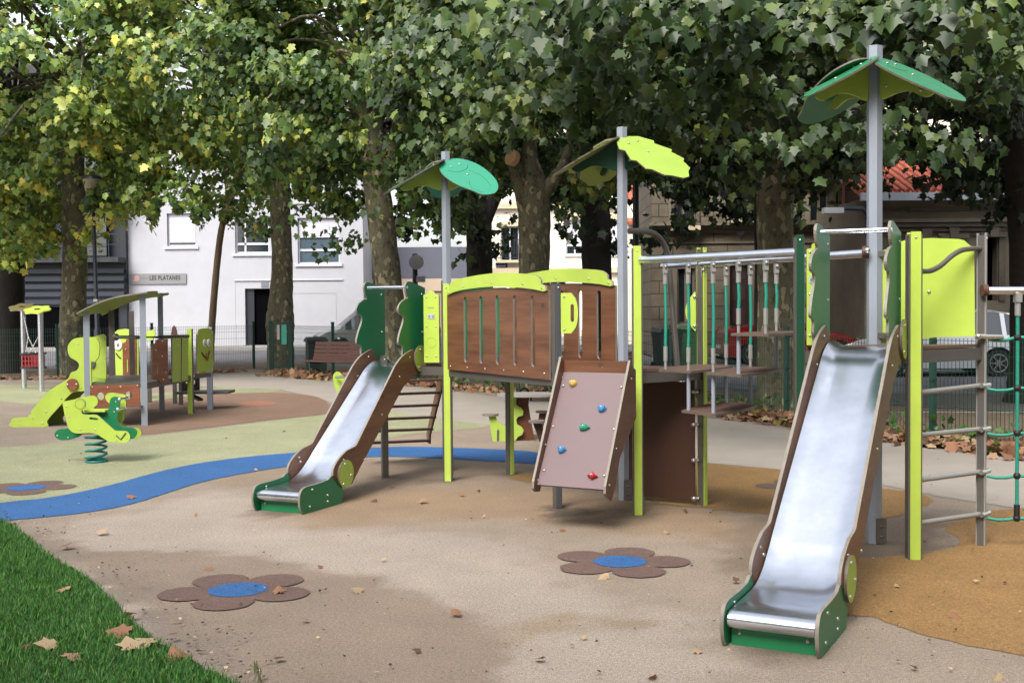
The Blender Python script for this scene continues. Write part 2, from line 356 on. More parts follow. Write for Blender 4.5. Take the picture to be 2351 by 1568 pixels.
slab('rubber_surface_brown',jag(poly_px([(330,925),(450,908),(600,902),(700,906),(745,920),(756,948),(620,964),(490,980),(330,998),(260,1000),(200,985),(250,950)],3)),.0045,M('rubber_tan',srgb(128,102,84),.85,kind='epdm'))
slab('rubber_surface_red',poly_px([(545,926),(589,921),(635,925),(600,932),(560,931)],3),.006,EPINK)
slab('rubber_river',jag(poly_px([(-300,1200),(0,1155),(120,1142),(250,1115),(340,1090),(440,1067),(560,1050),(675,1040),(760,1033),(850,1029),(920,1026),(1030,1028),(1160,1033),(1235,1039),(1262,1048),(1245,1064),(1160,1061),(1030,1054),(920,1049),(800,1052),(660,1071),(560,1087),(460,1108),(380,1133),(300,1158),(200,1177),(80,1190),(20,1196),(-300,1240)],3),.004),.005,EBLUE)
slab('rubber_surface_ochre',jag(poly_px([(1935,1400),(1945,1293),(2007,1281),(2117,1270),(2192,1256),(2200,1236),(2172,1218),(2186,1200),(2240,1183),(2351,1169),(2700,1200),(2800,1500),(2700,1620),(2351,1508),(2220,1481),(2103,1452),(2007,1418)],3)),.003,EOCHRE)
slab('rubber_surface_ochre',jag(poly_px([(1475,1060),(1560,1060),(1626,1064),(1689,1071),(1778,1078),(1900,1095),(2021,1121),(2103,1130),(2141,1150),(2103,1170),(2062,1184),(2021,1191),(1900,1195),(1755,1181),(1689,1174),(1614,1165),(1483,1144)],3)),.003,EOCHRE)
slab('rubber_surface_ochre',jag(poly_px([(1170,1094),(1222,1088),(1300,1095),(1350,1110),(1260,1112),(1200,1104)],3)),.003,EOCHRE)
slab('path',jag(poly_px([(-200,872),(300,880),(500,889),(640,893),(745,918),(760,925),(900,945),(1001,961),(1123,976),(1200,986),(1300,1002),(1480,1036),(1626,1063),(1778,1077),(1900,1094),(2021,1112),(2141,1137),(2240,1153),(2351,1168),(2800,1230),(3000,1100),(2351,1052),(2141,1030),(1806,985),(1543,948),(1153,912),(960,890),(765,872),(583,858),(133,868),(-200,872)],1),.01),.0035,PATHM)
def flower(px,py,R0,seedang,petals,center=EBLUE):
    cx,cy=G(px,py); rp=R0*.36
    poly=[]
    n=160
    for i in range(n):
        a=2*math.pi*i/n; d=0
        for k in range(petals):
            b=seedang+2*math.pi*k/petals; dx,dy=(R0-rp)*math.cos(b),(R0-rp)*math.sin(b)
            c_=dx*math.cos(a)+dy*math.sin(a); disc=c_*c_-(dx*dx+dy*dy-(rp*1.05)**2)
            if disc>0 and c_>0: d=max(d,c_+math.sqrt(disc))
        d=max(d,R0*.42); poly.append((cx+d*math.cos(a),cy+d*math.sin(a)))
    slab('flower_marking',jag(poly,.002,.02),.0065,EPETAL); slab('flower_marking_centre',jag(ell(cx,cy,R0*.385,R0*.385,48),.0015,.03),.009,center)
flower(546,1356,.437,-.35,5); flower(1424,1291,.436,0,5); flower(60,1121,.44,.1,5); flower(1847,1118,.43,.5,5)
# lawn
LP=[(-400,1100),(-150,1165),(0,1196),(60,1235),(130,1290),(200,1330),(270,1395),(330,1455),(400,1500),(470,1540),(560,1585),(700,1700),(-400,1900)]
lawn_poly=smooth([G(*p) for p in LP],4); slab('lawn',jag(lawn_poly,.01),.012,LAWN)
def in_poly(x,y,poly): return sdist(x,y,poly)
nb=95000; bx=rng.uniform(-4.6,-.4,nb*3); by=rng.uniform(4.2,9.4,nb*3); u,v=project(np.stack([bx,by,bx*0],1))
k=(u>-80)&(u<720)&(v<1680); bx,by=bx[k],by[k]; sd=in_poly(bx,by,lawn_poly); k=sd>rng.uniform(-.015,.03,len(sd)); bx,by=bx[k][:nb],by[k][:nb]; n=len(bx)
h=rng.uniform(.016,.045,n); a=rng.uniform(0,6.28,n); lean=rng.uniform(.2,1.1,n)*h; wd=rng.uniform(.0014,.003,n)
base=np.stack([bx,by,np.full(n,.01)],1); dirv=np.stack([np.cos(a),np.sin(a),0*a],1); side=np.stack([-np.sin(a),np.cos(a),0*a],1)
V=np.stack([base-side*wd[:,None],base+side*wd[:,None],base+dirv*(lean*.4)[:,None]+side*(wd*.7)[:,None]+np.array([0,0,1])*(h*.6)[:,None],base+dirv*(lean*.4)[:,None]-side*(wd*.7)[:,None]+np.array([0,0,1])*(h*.6)[:,None],base+dirv*lean[:,None]+np.array([0,0,1])*h[:,None]],1).reshape(-1,3)
idx=np.arange(n)[:,None]*5; q=(idx+np.array([0,1,2,3])).ravel(); t=(idx+np.array([3,2,4])).ravel()
me=bpy.data.meshes.new('grass'); me.vertices.add(n*5); me.vertices.foreach_set('co',V.ravel().astype(np.float32)); me.loops.add(n*7)
me.loops.foreach_set('vertex_index',np.concatenate([q,t]).astype(np.int32)); me.polygons.add(2*n); me.polygons.foreach_set('loop_start',np.concatenate([np.arange(0,4*n,4),4*n+np.arange(0,3*n,3)]).astype(np.int32)); me.update(calc_edges=True)
pc=np.array([srgb(44,104,26),srgb(66,130,34),srgb(90,140,48),srgb(34,82,24),srgb(130,132,70)]); pk=rng.choice(5,n,p=[.33,.3,.16,.18,.03]); gc=(pc[pk]*.75+pc[pk].mean(1,keepdims=True)*.25)*rng.uniform(.9,1.75,(n,1))
ca=me.color_attributes.new('col','FLOAT_COLOR','POINT'); cc=np.ones((n,5,4),np.float32); cc[:,:,:3]=gc[:,None,:]; ca.data.foreach_set('color',cc.ravel()); me.materials.append(GRASS)
o=bpy.data.objects.new('grass',me); COL.objects.link(o); tag(o,'short green lawn grass along the edge of the rubber surface','grass',kind='stuff')
#@@STREET
# ------------------------------------------------------------------ street beyond the fence
FP=[(-15.5,19.2*K),G(-160,872),G(133,866),G(350,858),G(583,846)]
FP2=[G(671,852),G(765,862),G(960,880),G(1153,898),G(1350,914),G(1543,932),G(1806,967),G(2141,1017),G(2420,1052),G(2800,1095)]
slab('soil_strip',jag([(p[0],p[1]-.25) for p in FP+FP2]+[(x_,y_*K) for x_,y_ in [(14,7.6),(14,12.5),(7.6,11.7),(5.6,13.4),(3.6,15.8),(0,18.4),(-4.2,22.6),(-7.4,25.5),(-12,23.5),(-20,23)]],.03,.2),.008,SOIL)
slab('road',[(x_,y_*K) for x_,y_ in [(14,12.4),(60,14),(60,60),(-60,60),(-60,24.6),(-20,23.2),(-12,23.7),(-7.4,25.7),(-4.2,22.8),(0,18.6),(3.6,16.),(5.6,13.6),(7.6,11.9)]],.006,ASPH)
slab('road_edge',[(x_,y_*K) for x_,y_ in [(6.2,13.0),(9,10.6),(40,10.6),(40,14.6),(8,14.6),(5.2,15.4),(4,16)]],.010,ASPHD)
def strip(name,a,b,w,z,mat):
    a=np.array(a);b=np.array(b);t=(b-a)/np.linalg.norm(b-a);n_=np.array([-t[1],t[0]])*w/2
    return slab(name,[tuple(a-n_),tuple(b-n_),tuple(b+n_),tuple(a+n_)],z,mat)
strip('road_marking',G(1900,948),G(2700,950),.09,.016,LINEW)
strip('road_marking',G(1500,905),G(1700,905),.1,.016,LINEW)
mb=MB(); mb.beam((-60,33.5*K,.06),(60,33.5*K,.06),.3,.14); tag(mb.build('kerb',M('kerb_stone',srgb(150,148,144),.9,noise=(2,.15))),kind='structure')
slab('pavement',[(-60,47.9),(60,47.9),(60,70),(-60,70)],.12,M('pavement_slab',srgb(150,146,142),.9,noise=(1.5,.1)))
slab('pavement',[(6.5,34.5),(40,30.6),(40,37.5),(6.5,37.5)],.11,MATS['pavement_slab'])
# fence
fence=thing('mesh_fence','low green welded wire fence with square posts running behind the playground','fence',(FP[0][0],FP[0][1],0))
def fpost(p,h=1.32,par=fence):
    mb=MB(); mb.box((p[0],p[1],h/2),(.06,.06,h),.6); mb.box((p[0],p[1],h+.01),(.07,.07,.02),.6); 
    for z in (.3,.75,1.2): mb.box((p[0],p[1]-.035,z),(.075,.03,.03),.3)
    return mb.build('fence_post',FGREEN,par)
def fpanel(a,b,h=1.24,par=fence):
    L=math.dist(a,b); fr=frAB(a,b); mb=MB(); n=int(L/.055)
    for i in range(n+1):
        s=L*i/n
        mb.beam(fr.p3(s,.06),fr.p3(s,h),.0055,.0055)
    for z in (.08,.25,.45,.65,.83,.87,1.05,h-.09,h-.03):
        if z in(.25,.83): continue
        mb.beam(fr.p3(0,z,-.006),fr.p3(L,z,-.006),.006,.006)
    return mb.build('mesh_panel',FGREEN,par)
for seg in (FP,FP2):
    for i,p in enumerate(seg):
        fpost(p)
        if i+1<len(seg): fpanel(p,seg[i+1])
gate=thing('fence_gate','green mesh gate with pinned paper notices in front of the stout tree trunk','gate',(*G(621,850),0))
ga,gb=G(624,850),G(668,852); gf=frAB(ga,gb); L=math.dist(ga,gb); mb=MB()
for s in (0,L): mb.beam(gf.p3(s,0),gf.p3(s,1.36),.11,.11)
for z in (.1,1.3): mb.beam(gf.p3(0,z),gf.p3(L,z),.05,.05)
mb.build('gate_frame',FGREEN,gate); mb=MB()
for i in range(1,14): mb.beam(gf.p3(L*i/14,.1),gf.p3(L*i/14,1.3),.008,.008)
mb.build('bars',FGREEN,gate); mb=MB(); mb.prism([(.3,.85),(.42,.85),(.42,1.25),(.3,1.25)],gf,.005,.04); mb.build('paper_notice',PAPER,gate)
mb=MB(); mb.prism([(.5,.72),(.72,.72),(.72,1.26),(.5,1.26)],gf,.005,.04); mb.build('teal_notice',PAPERG,gate)
# buildings -------------------------------------------------------
def hole_rect(x0,z0,x1,z1): return [(x0,z0),(x1,z0),(x1,z1),(x0,z1)]
def window(parent,fr,x0,z0,x1,z1,glass=GLASSD,frame=TRIMW,shutter=0,mull=(),trans_=()):
    mb=MB(); w=.07
    mb.prism(hole_rect(x0-.001,z0,x1,z1),fr,.06,-.22,holes=[hole_rect(x0+w,z0+w,x1-w,z1-w)])
    for f in mull: mb.box(fr.p3(x0+(x1-x0)*f,(z0+z1)/2,-.185),(.08,.05,z1-z0-.15),math.atan2(fr.u[1],fr.u[0]))
    for f in trans_: mb.box(fr.p3((x0+x1)/2,z0+(z1-z0)*f,-.185),(x1-x0-.15,.05,.1),math.atan2(fr.u[1],fr.u[0]))
    wi=mb.build('window',frame,parent)
    mb=MB(); mb.prism(hole_rect(x0+w,z0+w,x1-w,z1-w),fr,.01,-.21); mb.build('pane',glass,wi)
    if shutter:
        mb=MB(); nn=10; zt=z1-.03; zb=z1-(z1-z0-.1)*shutter
        for i in range(nn): mb.prism(hole_rect(x0+.06,zb+(zt-zb)*i/nn+.006,x1-.06,zb+(zt-zb)*(i+1)/nn),fr,.02,-.155)
        mb.build('shutter',TRIMW,wi)
    mb=MB(); mb.prism(hole_rect(x0-.12,z0-.12,x1+.12,z0-.003),fr,.25,-.17); mb.build('sill',TRIMW,wi)
    return wi
WB=thing('apartment_building','white rendered apartment building with a name board beside the louvred block','building',(*PT(560,797,35.7*K)[:2],0))
wf=frY(35.7*K)
tr=lambda *p: wf.sz(*p)
xl=tr(291,800)[0]; xr=tr(836,790)[0]
def rect(px0,py0,px1,py1,fr=wf):
    a=fr.sz(px0,py1); b=fr.sz(px1,py0); return a[0],a[1],b[0],b[1]
ws=[(rect(384,490,449,566),dict(shutter=.95)),(rect(540,503,617,582),dict(mull=(.28,),trans_=(.28,))),(rect(684,500,779,606),dict(glass=GLASSB,shutter=.45,trans_=(.3,))),(rect(684,400,779,462),dict(glass=GLASSB,mull=(.6,))),(rect(540,360,617,440),dict(mull=(.28,))),(rect(384,330,449,420),dict(shutter=.9))]
dr=rect(564,662,662,797); 
mb=MB(); mb.prism(hole_rect(xl,-.2,xr,13),wf,.3,-.3,holes=[hole_rect(*w[0]) for w in ws]+[hole_rect(dr[0],.05,dr[2],dr[3])])
mb.box(((xl+xr)/2,35.7*K+4.4,6),(xr-xl-.02,8,13)); mb.build('wall',RENDERW,WB)
for w,kw in ws: window(WB,wf,*w,**kw)
mb=MB(); mb.prism(hole_rect(dr[0],.05,dr[2],dr[3]),wf,.02,-.28); dd=mb.build('doorway',DARKIN,WB)
mb=MB(); mb.prism(hole_rect(dr[0],.05,dr[0]+.38,dr[3]),wf,.06,-.2); mb.build('door_leaf',NAVY,dd)
a=rect(539,641,787,645); mb=MB(); mb.prism(hole_rect(*a),wf,.06,0); 
b=rect(668,672,772,790); mb.build('ledge',TRIMW,WB)
mb=MB()
for q in (hole_rect(b[0],b[3]-.02,b[2],b[3]),hole_rect(b[2]-.02,b[1],b[2],b[3]-.02),hole_rect(a[0],.1,a[0]+.02,a[1])): mb.prism(q,wf,.012,0)
mb.build('wall_groove',M('groove',srgb(176,176,186),.8),WB)
a=rect(600,648,617,660.5); mb=MB(); mb.prism(hole_rect(*a),wf,.02,0); nbp=mb.build('number_plate',M('plate_grey',srgb(112,116,128),.6),WB)
text_mesh('number_text','101',wf,a[0]+.03,a[1]+.07,.19,.02,SIGNG,nbp)
a=rect(298,628,428,653); sb=thing('name_board','pale grey board reading LES PLATANES fixed to the white building','sign',wf.p3(a[0],a[1],.06))
mb=MB(); mb.prism(hole_rect(*a),wf,.03,.03); mb.build('board',SIGNG,sb)
t0=wf.sz(344,643); text_mesh('board_lettering','LES PLATANES',wf,t0[0],t0[1],.27,.062,INK,sb,.007,wf.sz(415,643)[0]-t0[0])
mb=MB(); mb.prism(ell(*wf.sz(315,639),.12,.12,20),wf,.006,.06); mb.prism(hole_rect(*rect(306,643,318,646)),wf,.005,.06); mb.build('emblem',LOGO,sb)
text_mesh('small_lettering','Logis',wf,wf.sz(324,641)[0],wf.sz(324,641)[1],.12,.062,M('ink_faded',srgb(120,112,112),.6),sb)
# dark louvred block
LB=thing('louvred_building','dark navy building with louvred ground floor and balcony rails behind the left trees','building',(-20,50,0))
YL=35.2*K
lf=frY(35.2*K); x0=lf.sz(-420,700)[0]; x1=lf.sz(289,700)[0]-.1
mb=MB(); mb.box(((x0+x1)/2,YL+3.8,6.5),(x1-x0,6.8,13)); mb.build('wall',NAVY,LB)
mb=MB(); zt=lf.sz(100,612)[1]; zb=lf.sz(100,700)[1]; z=zb
while z<zt: mb.beam((x0,YL+.1,z+.12),(x1,YL+.1,z+.12),.05,.2); mb.beam((x0,YL+.22,z+.02),(x1,YL+.22,z+.02),.12,.02); z+=.34
mb.build('louvres',M('louvre_blue',srgb(30,38,56),.5),LB)
mb=MB(); mb.prism(hole_rect(x0+1,.05,x1-.4,zb-.1),lf,.02,-.3); mb.build('dark_opening',DARKIN,LB)
for fl in (0,1,2):
    zf=zt+.15+fl*2.8; mb=MB(); mb.prism(hole_rect(x0,zf,x1,zf+.22),lf,.9,-.3); bal=mb.build('balcony',M('slab_grey',srgb(52,54,58),.8),LB)
    mb=MB(); mb.beam((x0,YL-.8,zf+1.2),(x1,YL-.8,zf+1.2),.05,.05); mb.beam((x0,YL-.8,zf+.75),(x1,YL-.8,zf+.75),.03,.03)
    k=x0
    while k<x1: mb.beam((k,YL-.8,zf+.2),(k,YL-.8,zf+1.2),.03,.03); k+=.6
    mb.build('railing',NAVY,bal)
    for j in range(4):
        xa=x1-2.4-j*3.6; mb=MB(); mb.prism(hole_rect(xa,zf+.3,xa+1.7,zf+2.3),lf,.03,.0); mb.build('window',GLASSD,LB)
# grey low block with beige base, between
GB=thing('low_garage_building','low slate grey building with a beige base right of the white building','building',(-4,38*K,0))
gfm=frY(38*K); a=rect(834,700,1078,815,gfm); zt=gfm.sz(900,568)[1]; zm=gfm.sz(900,640)[1]
mb=MB(); mb.box(((a[0]+a[2])/2,38*K+2,zt/2+zm/2),(a[2]-a[0],4,zt-zm)); mb.build('upper_wall',M('slate_render',srgb(100,102,116),.8,noise=(1,.08)),GB)
mb=MB(); mb.prism(hole_rect(a[0]+.05,0,a[2]-.05,zm-.01),gfm,.1,-.1,holes=[hole_rect(a[0]+3.2,.15,a[0]+4.3,zm-.6)]); mb.box(((a[0]+a[2])/2,38*K+2.2,zm/2),(a[2]-a[0]-.2,3.7,zm-.02)); mb.build('lower_wall',M('beige_render',srgb(196,176,154),.85),GB)
mb=MB(); mb.prism(hole_rect(a[0]+3.2,.15,a[0]+4.3,zm-.6),gfm,.02,-.1); mb.build('door',M('beige_door',srgb(160,142,124),.7),GB)
def balcony_rail(parent,fr,xa,xb,zf,h=.95,d=.5):
    mb=MB(); mb.prism(hole_rect(xa,zf-.15,xb,zf),fr,d,0); bo=mb.build('balcony',STONEL,parent); mb=MB()
    mb.beam(fr.p3(xa,zf+h,d),fr.p3(xb,zf+h,d),.04,.04); mb.beam(fr.p3(xa,zf+.12,d),fr.p3(xb,zf+.12,d),.03,.03)
    n=max(4,int((xb-xa)/.14))
    for i in range(n+1):
        s=xa+(xb-xa)*i/n; mb.beam(fr.p3(s,zf,d),fr.p3(s,zf+h,d),.018,.018)
        if i<n:
            c=(s+.07*(xb-xa)/n/.14); pts=[fr.p3(c+.05*math.cos(t),zf+.5+.2*math.sin(t),d) for t in np.linspace(0,6.28,9)]; mb.tube(pts,.009,4,caps=False)
    mb.build('railing',M('wrought_iron',srgb(30,30,34),.5),bo)
# cream facades
CB=thing('cream_facade_building','pale cream stone townhouse with shutters and a street plate, seen past the pollarded trunk','building',(2,45*K,0))
cf=frY(45*K); xa=cf.sz(1062,700)[0]; xb=cf.sz(1476,700)[0]
cw=[rect(1150,520,1192,600,cf),rect(1300,505,1340,585,cf),rect(1262,640,1300,700,cf),rect(1085,440,1125,500,cf),rect(1300,400,1340,460,cf),rect(1395,505,1430,585,cf)]
mb=MB(); mb.prism(hole_rect(xa,0,xb,13.5),cf,.35,-.35,holes=[hole_rect(*w) for w in cw]); mb.box(((xa+xb)/2,45*K+3,6.8),(xb-xa-.02,5,13.4)); mb.build('wall',CREAM,CB)
mb=MB()
for z in (cf.sz(1200,628)[1],cf.sz(1200,480)[1]): mb.prism(hole_rect(xa,z,xb,z+.3),cf,.3,0)
for w in cw: mb.prism(hole_rect(w[0]-.2,w[3]+.003,w[2]+.2,w[3]+.25),cf,.12,0)
mb.build('cornice',STONEL,CB)
for i,w in enumerate(cw): window(CB,cf,*w,mull=(.5,),shutter=.8 if i in(1,5) else 0)
balcony_rail(CB,cf,cw[0][0]-.3,cw[0][2]+.3,cw[0][1]+.05,1.1)
ss=thing('street_plate','small blue enamel street name plate on the cream wall','sign',cf.p3(*cf.sz(1145,612),.1)); a=rect(1138,597.5,1165,615,cf)
mb=MB(); mb.prism(hole_rect(*a),cf,.03,.05); mb.build('plate',SIGNB,ss)
text_mesh('plate_lettering','RUE',cf,a[0]+.2,a[1]+.24,.17,.082,WHITEP,ss,.004); text_mesh('plate_lettering','LEONIE',cf,a[0]+.05,a[1]+.05,.14,.082,WHITEP,ss,.004)
RB=thing('red_brick_gable_house','house with a red tiled gable glimpsed beside the dark lamp post','building',(6.8,36*K,0))
rf=frY(34*K); a=rect(1462,620,1500,830,rf); mb=MB(); mb.box((a[2]/2+a[0]/2+.3,34*K+2,3.1),(2.2,3.8,6.2)); mb.build('wall',CREAM,RB)
mb=MB(); z0=rf.sz(1480,510)[1]; mb.add([(a[0]-.4,34*K-.2,z0),(a[2]+1,34*K-.2,z0),(a[2]+1,34*K+4,z0+2.6),(a[0]-.4,34*K+4,z0+2.6),(a[0]-.4,34*K-.2,z0-.12),(a[2]+1,34*K-.2,z0-.12),(a[2]+1,34*K+4,z0+2.4),(a[0]-.4,34*K+4,z0+2.4)],[[0,1,2,3],[4,5,1,0],[7,6,5,4],[0,3,7,4],[1,5,6,2]]); mb.build('roof',TILE,RB)
# two storey stone house
SH=thing('stone_townhouse','grimy two storey stone house with iron balcony and tall dark door behind the red car','building',(8,26.5*K,0))
sf=frY(26.2*K); xa=sf.sz(1497,700)[0]; xb=sf.sz(1975,700)[0]
sd_=[rect(1676,590,1722,770,sf),rect(1556,605,1596,745,sf),rect(1780,605,1826,770,sf),rect(1548,440,1592,522,sf),rect(1680,420,1722,505,sf),rect(1860,430,1905,510,sf),rect(1888,620,1915,770,sf),rect(1950,600,1968,770,sf)]
mb=MB(); mb.prism(hole_rect(xa,0,xb,9.6),sf,.35,-.35,holes=[hole_rect(*w) for w in sd_]); mb.box(((xa+xb)/2,26.2*K+2.9,4.8),(xb-xa-.02,5,9.5)); mb.build('wall',STONE,SH)
zc=sf.sz(1600,535)[1]; mb=MB()
for dz,h_,d in ((0,.12,.12),(.12,.1,.25),(.22,.1,.38),(-.35,.06,.06)): mb.prism(hole_rect(xa-.1,zc+dz,xb,zc+dz+h_-.004),sf,d,0)
for w in sd_:
    mb.prism(hole_rect(w[0]-.18,w[3]+.003,w[2]+.18,w[3]+.2),sf,.1,0)
    for e in ((w[0]-.18,w[0]-.02),(w[2]+.02,w[2]+.18)): mb.prism(hole_rect(e[0],w[1],e[1],w[3]),sf,.06,0)
mb.build('cornice',STONEP,SH)
for i,w in enumerate(sd_):
    if i in (0,2,6,7):
        mb=MB(); mb.prism(hole_rect(*w),sf,.06,-.3); dd=mb.build('door',DOORP if i in(0,7) else DARKIN,SH)
        if i==0:
            for zz in (.15,.45,.72):
                H_=w[3]-w[1]; mb=MB(); mb.prism(hole_rect(w[0]+.12,w[1]+H_*zz,w[2]-.12,w[1]+H_*(zz+.2)),sf,.02,-.24); mb.build('door_panel',M('door_panel_paint',srgb(66,46,44),.5),dd)
        pass
    else: window(SH,sf,*w,frame=STONEP,mull=(.5,))
balcony_rail(SH,sf,sd_[3][0]-.15,sd_[3][2]+.15,sd_[3][1]+.02,.75); balcony_rail(SH,sf,sd_[4][0]-.15,sd_[4][2]+.15,sd_[4][1]+.02,.75)
mb=MB(); mb.tube([sf.p3(sf.sz(1935,760)[0],.1,.08),sf.p3(sf.sz(1935,760)[0],9.5,.08)],.05); mb.build('drainpipe',M('pipe_rust',srgb(150,96,70),.7),SH)
# single storey house with tile roof
TH=thing('tiled_stone_cottage','single storey stone house with red tiled roof and moulded cornice on the far right','building',(13,22.5*K,0))
tf=frY(22.3*K); xa=tf.sz(1985,700)[0]; xb=tf.sz(2334,700)[0]
tw=[rect(2105,555,2140,770,tf),rect(2165,548,2204,775,tf),rect(2035,585,2090,700,tf),rect(2262,545,2290,690,tf)]
zt=tf.sz(2100,448)[1]
mb=MB(); mb.prism(hole_rect(xa,0,xb,zt),tf,.4,-.4,holes=[hole_rect(*w) for w in tw]); mb.box(((xa+xb)/2,22.3*K+2.72,zt/2-.02),(xb-xa-.02,4.6,zt-.06)); mb.build('wall',STONEP,TH)
mb=MB(); zc=tf.sz(2150,542)[1]
for dz,h_,d in ((0,.08,.08),(.12,.08,.16),(.24,.1,.26),(.36,.1,.36),(.7,.06,.1)): mb.prism(hole_rect(xa,zc+dz,xb-.3,zc+dz+h_),tf,d,0)
for w in tw:
    mb.prism(hole_rect(w[0]-.2,w[3]+.003,w[2]+.2,w[3]+.14),tf,.16,0); c=(w[0]+w[2])/2; mb.prism([(c-.1,w[3]+.0),(c+.1,w[3]),(c+.16,w[3]+.36),(c-.16,w[3]+.36)],tf,.22,0)
    for e in ((w[0]-.2,w[0]-.02),(w[2]+.02,w[2]+.2)): mb.prism(hole_rect(e[0],w[1],e[1],w[3]),tf,.08,0)
mb.build('cornice',M('cornice_grime',srgb(100,92,80),.9,noise=(2,.4)),TH)
for w in tw: mb=MB(); mb.prism(hole_rect(*w),tf,.04,-.38); mb.build('doorway',DARKIN,TH)
mb=MB(); z0=zt+.02; mb.add([(xa-.3,22.3*K-.5,z0),(xb+.2,22.3*K-.5,z0+.0),(xb+.2,22.3*K+5.2,z0+2.1),(xa-.3,22.3*K+5.2,z0+2.1),(xa-.3,22.3*K-.5,z0-.1),(xb+.2,22.3*K-.5,z0-.1),(xb+.2,22.3*K+5.2,z0+2.),(xa-.3,22.3*K+5.2,z0+2.)],[[0,1,2,3],[4,5,1,0],[7,6,5,4],[0,3,7,4],[1,5,6,2]])
nt_=int((xb-xa)/.24)
for i in range(nt_): mb.tube([(xa-.2+i*.24,22.3*K-.54,z0+.03),(xa-.2+i*.24,22.3*K+5.1,z0+2.12)],.075,6)
mb.build('roof',TILE,TH)
mb=MB(); mb.beam((xa-.3,22.3*K-.6,z0-.12),(xb+.2,22.3*K-.6,z0-.12),.14,.22); mb.build('gutter',M('zinc',srgb(168,176,188),.5,.2),TH)
mb=MB(); mb.tube([(xb-.15,22.3*K-.4,.1),(xb-.15,22.3*K-.4,z0-.3)],.06); mb.build('downpipe',M('zinc2',srgb(120,130,142),.5,.2),TH)
GW=thing('tall_cream_house','tall sunlit cream house rising behind the tiled cottage','building',(16,33*K,0))
mb=MB(); mb.box((18,34*K,5.3),(14,6,10.6)); mb.build('wall',CREAM,GW); mb=MB(); mb.box((18,34*K,10.75),(14.4,6.4,.3)); mb.build('cornice',STONEL,GW)
for j in range(3):
    mb=MB(); mb.box((13.6+j*3,34*K-3.02,7.2),(1.2,.06,2.)); mb.build('window',GLASSD,GW)
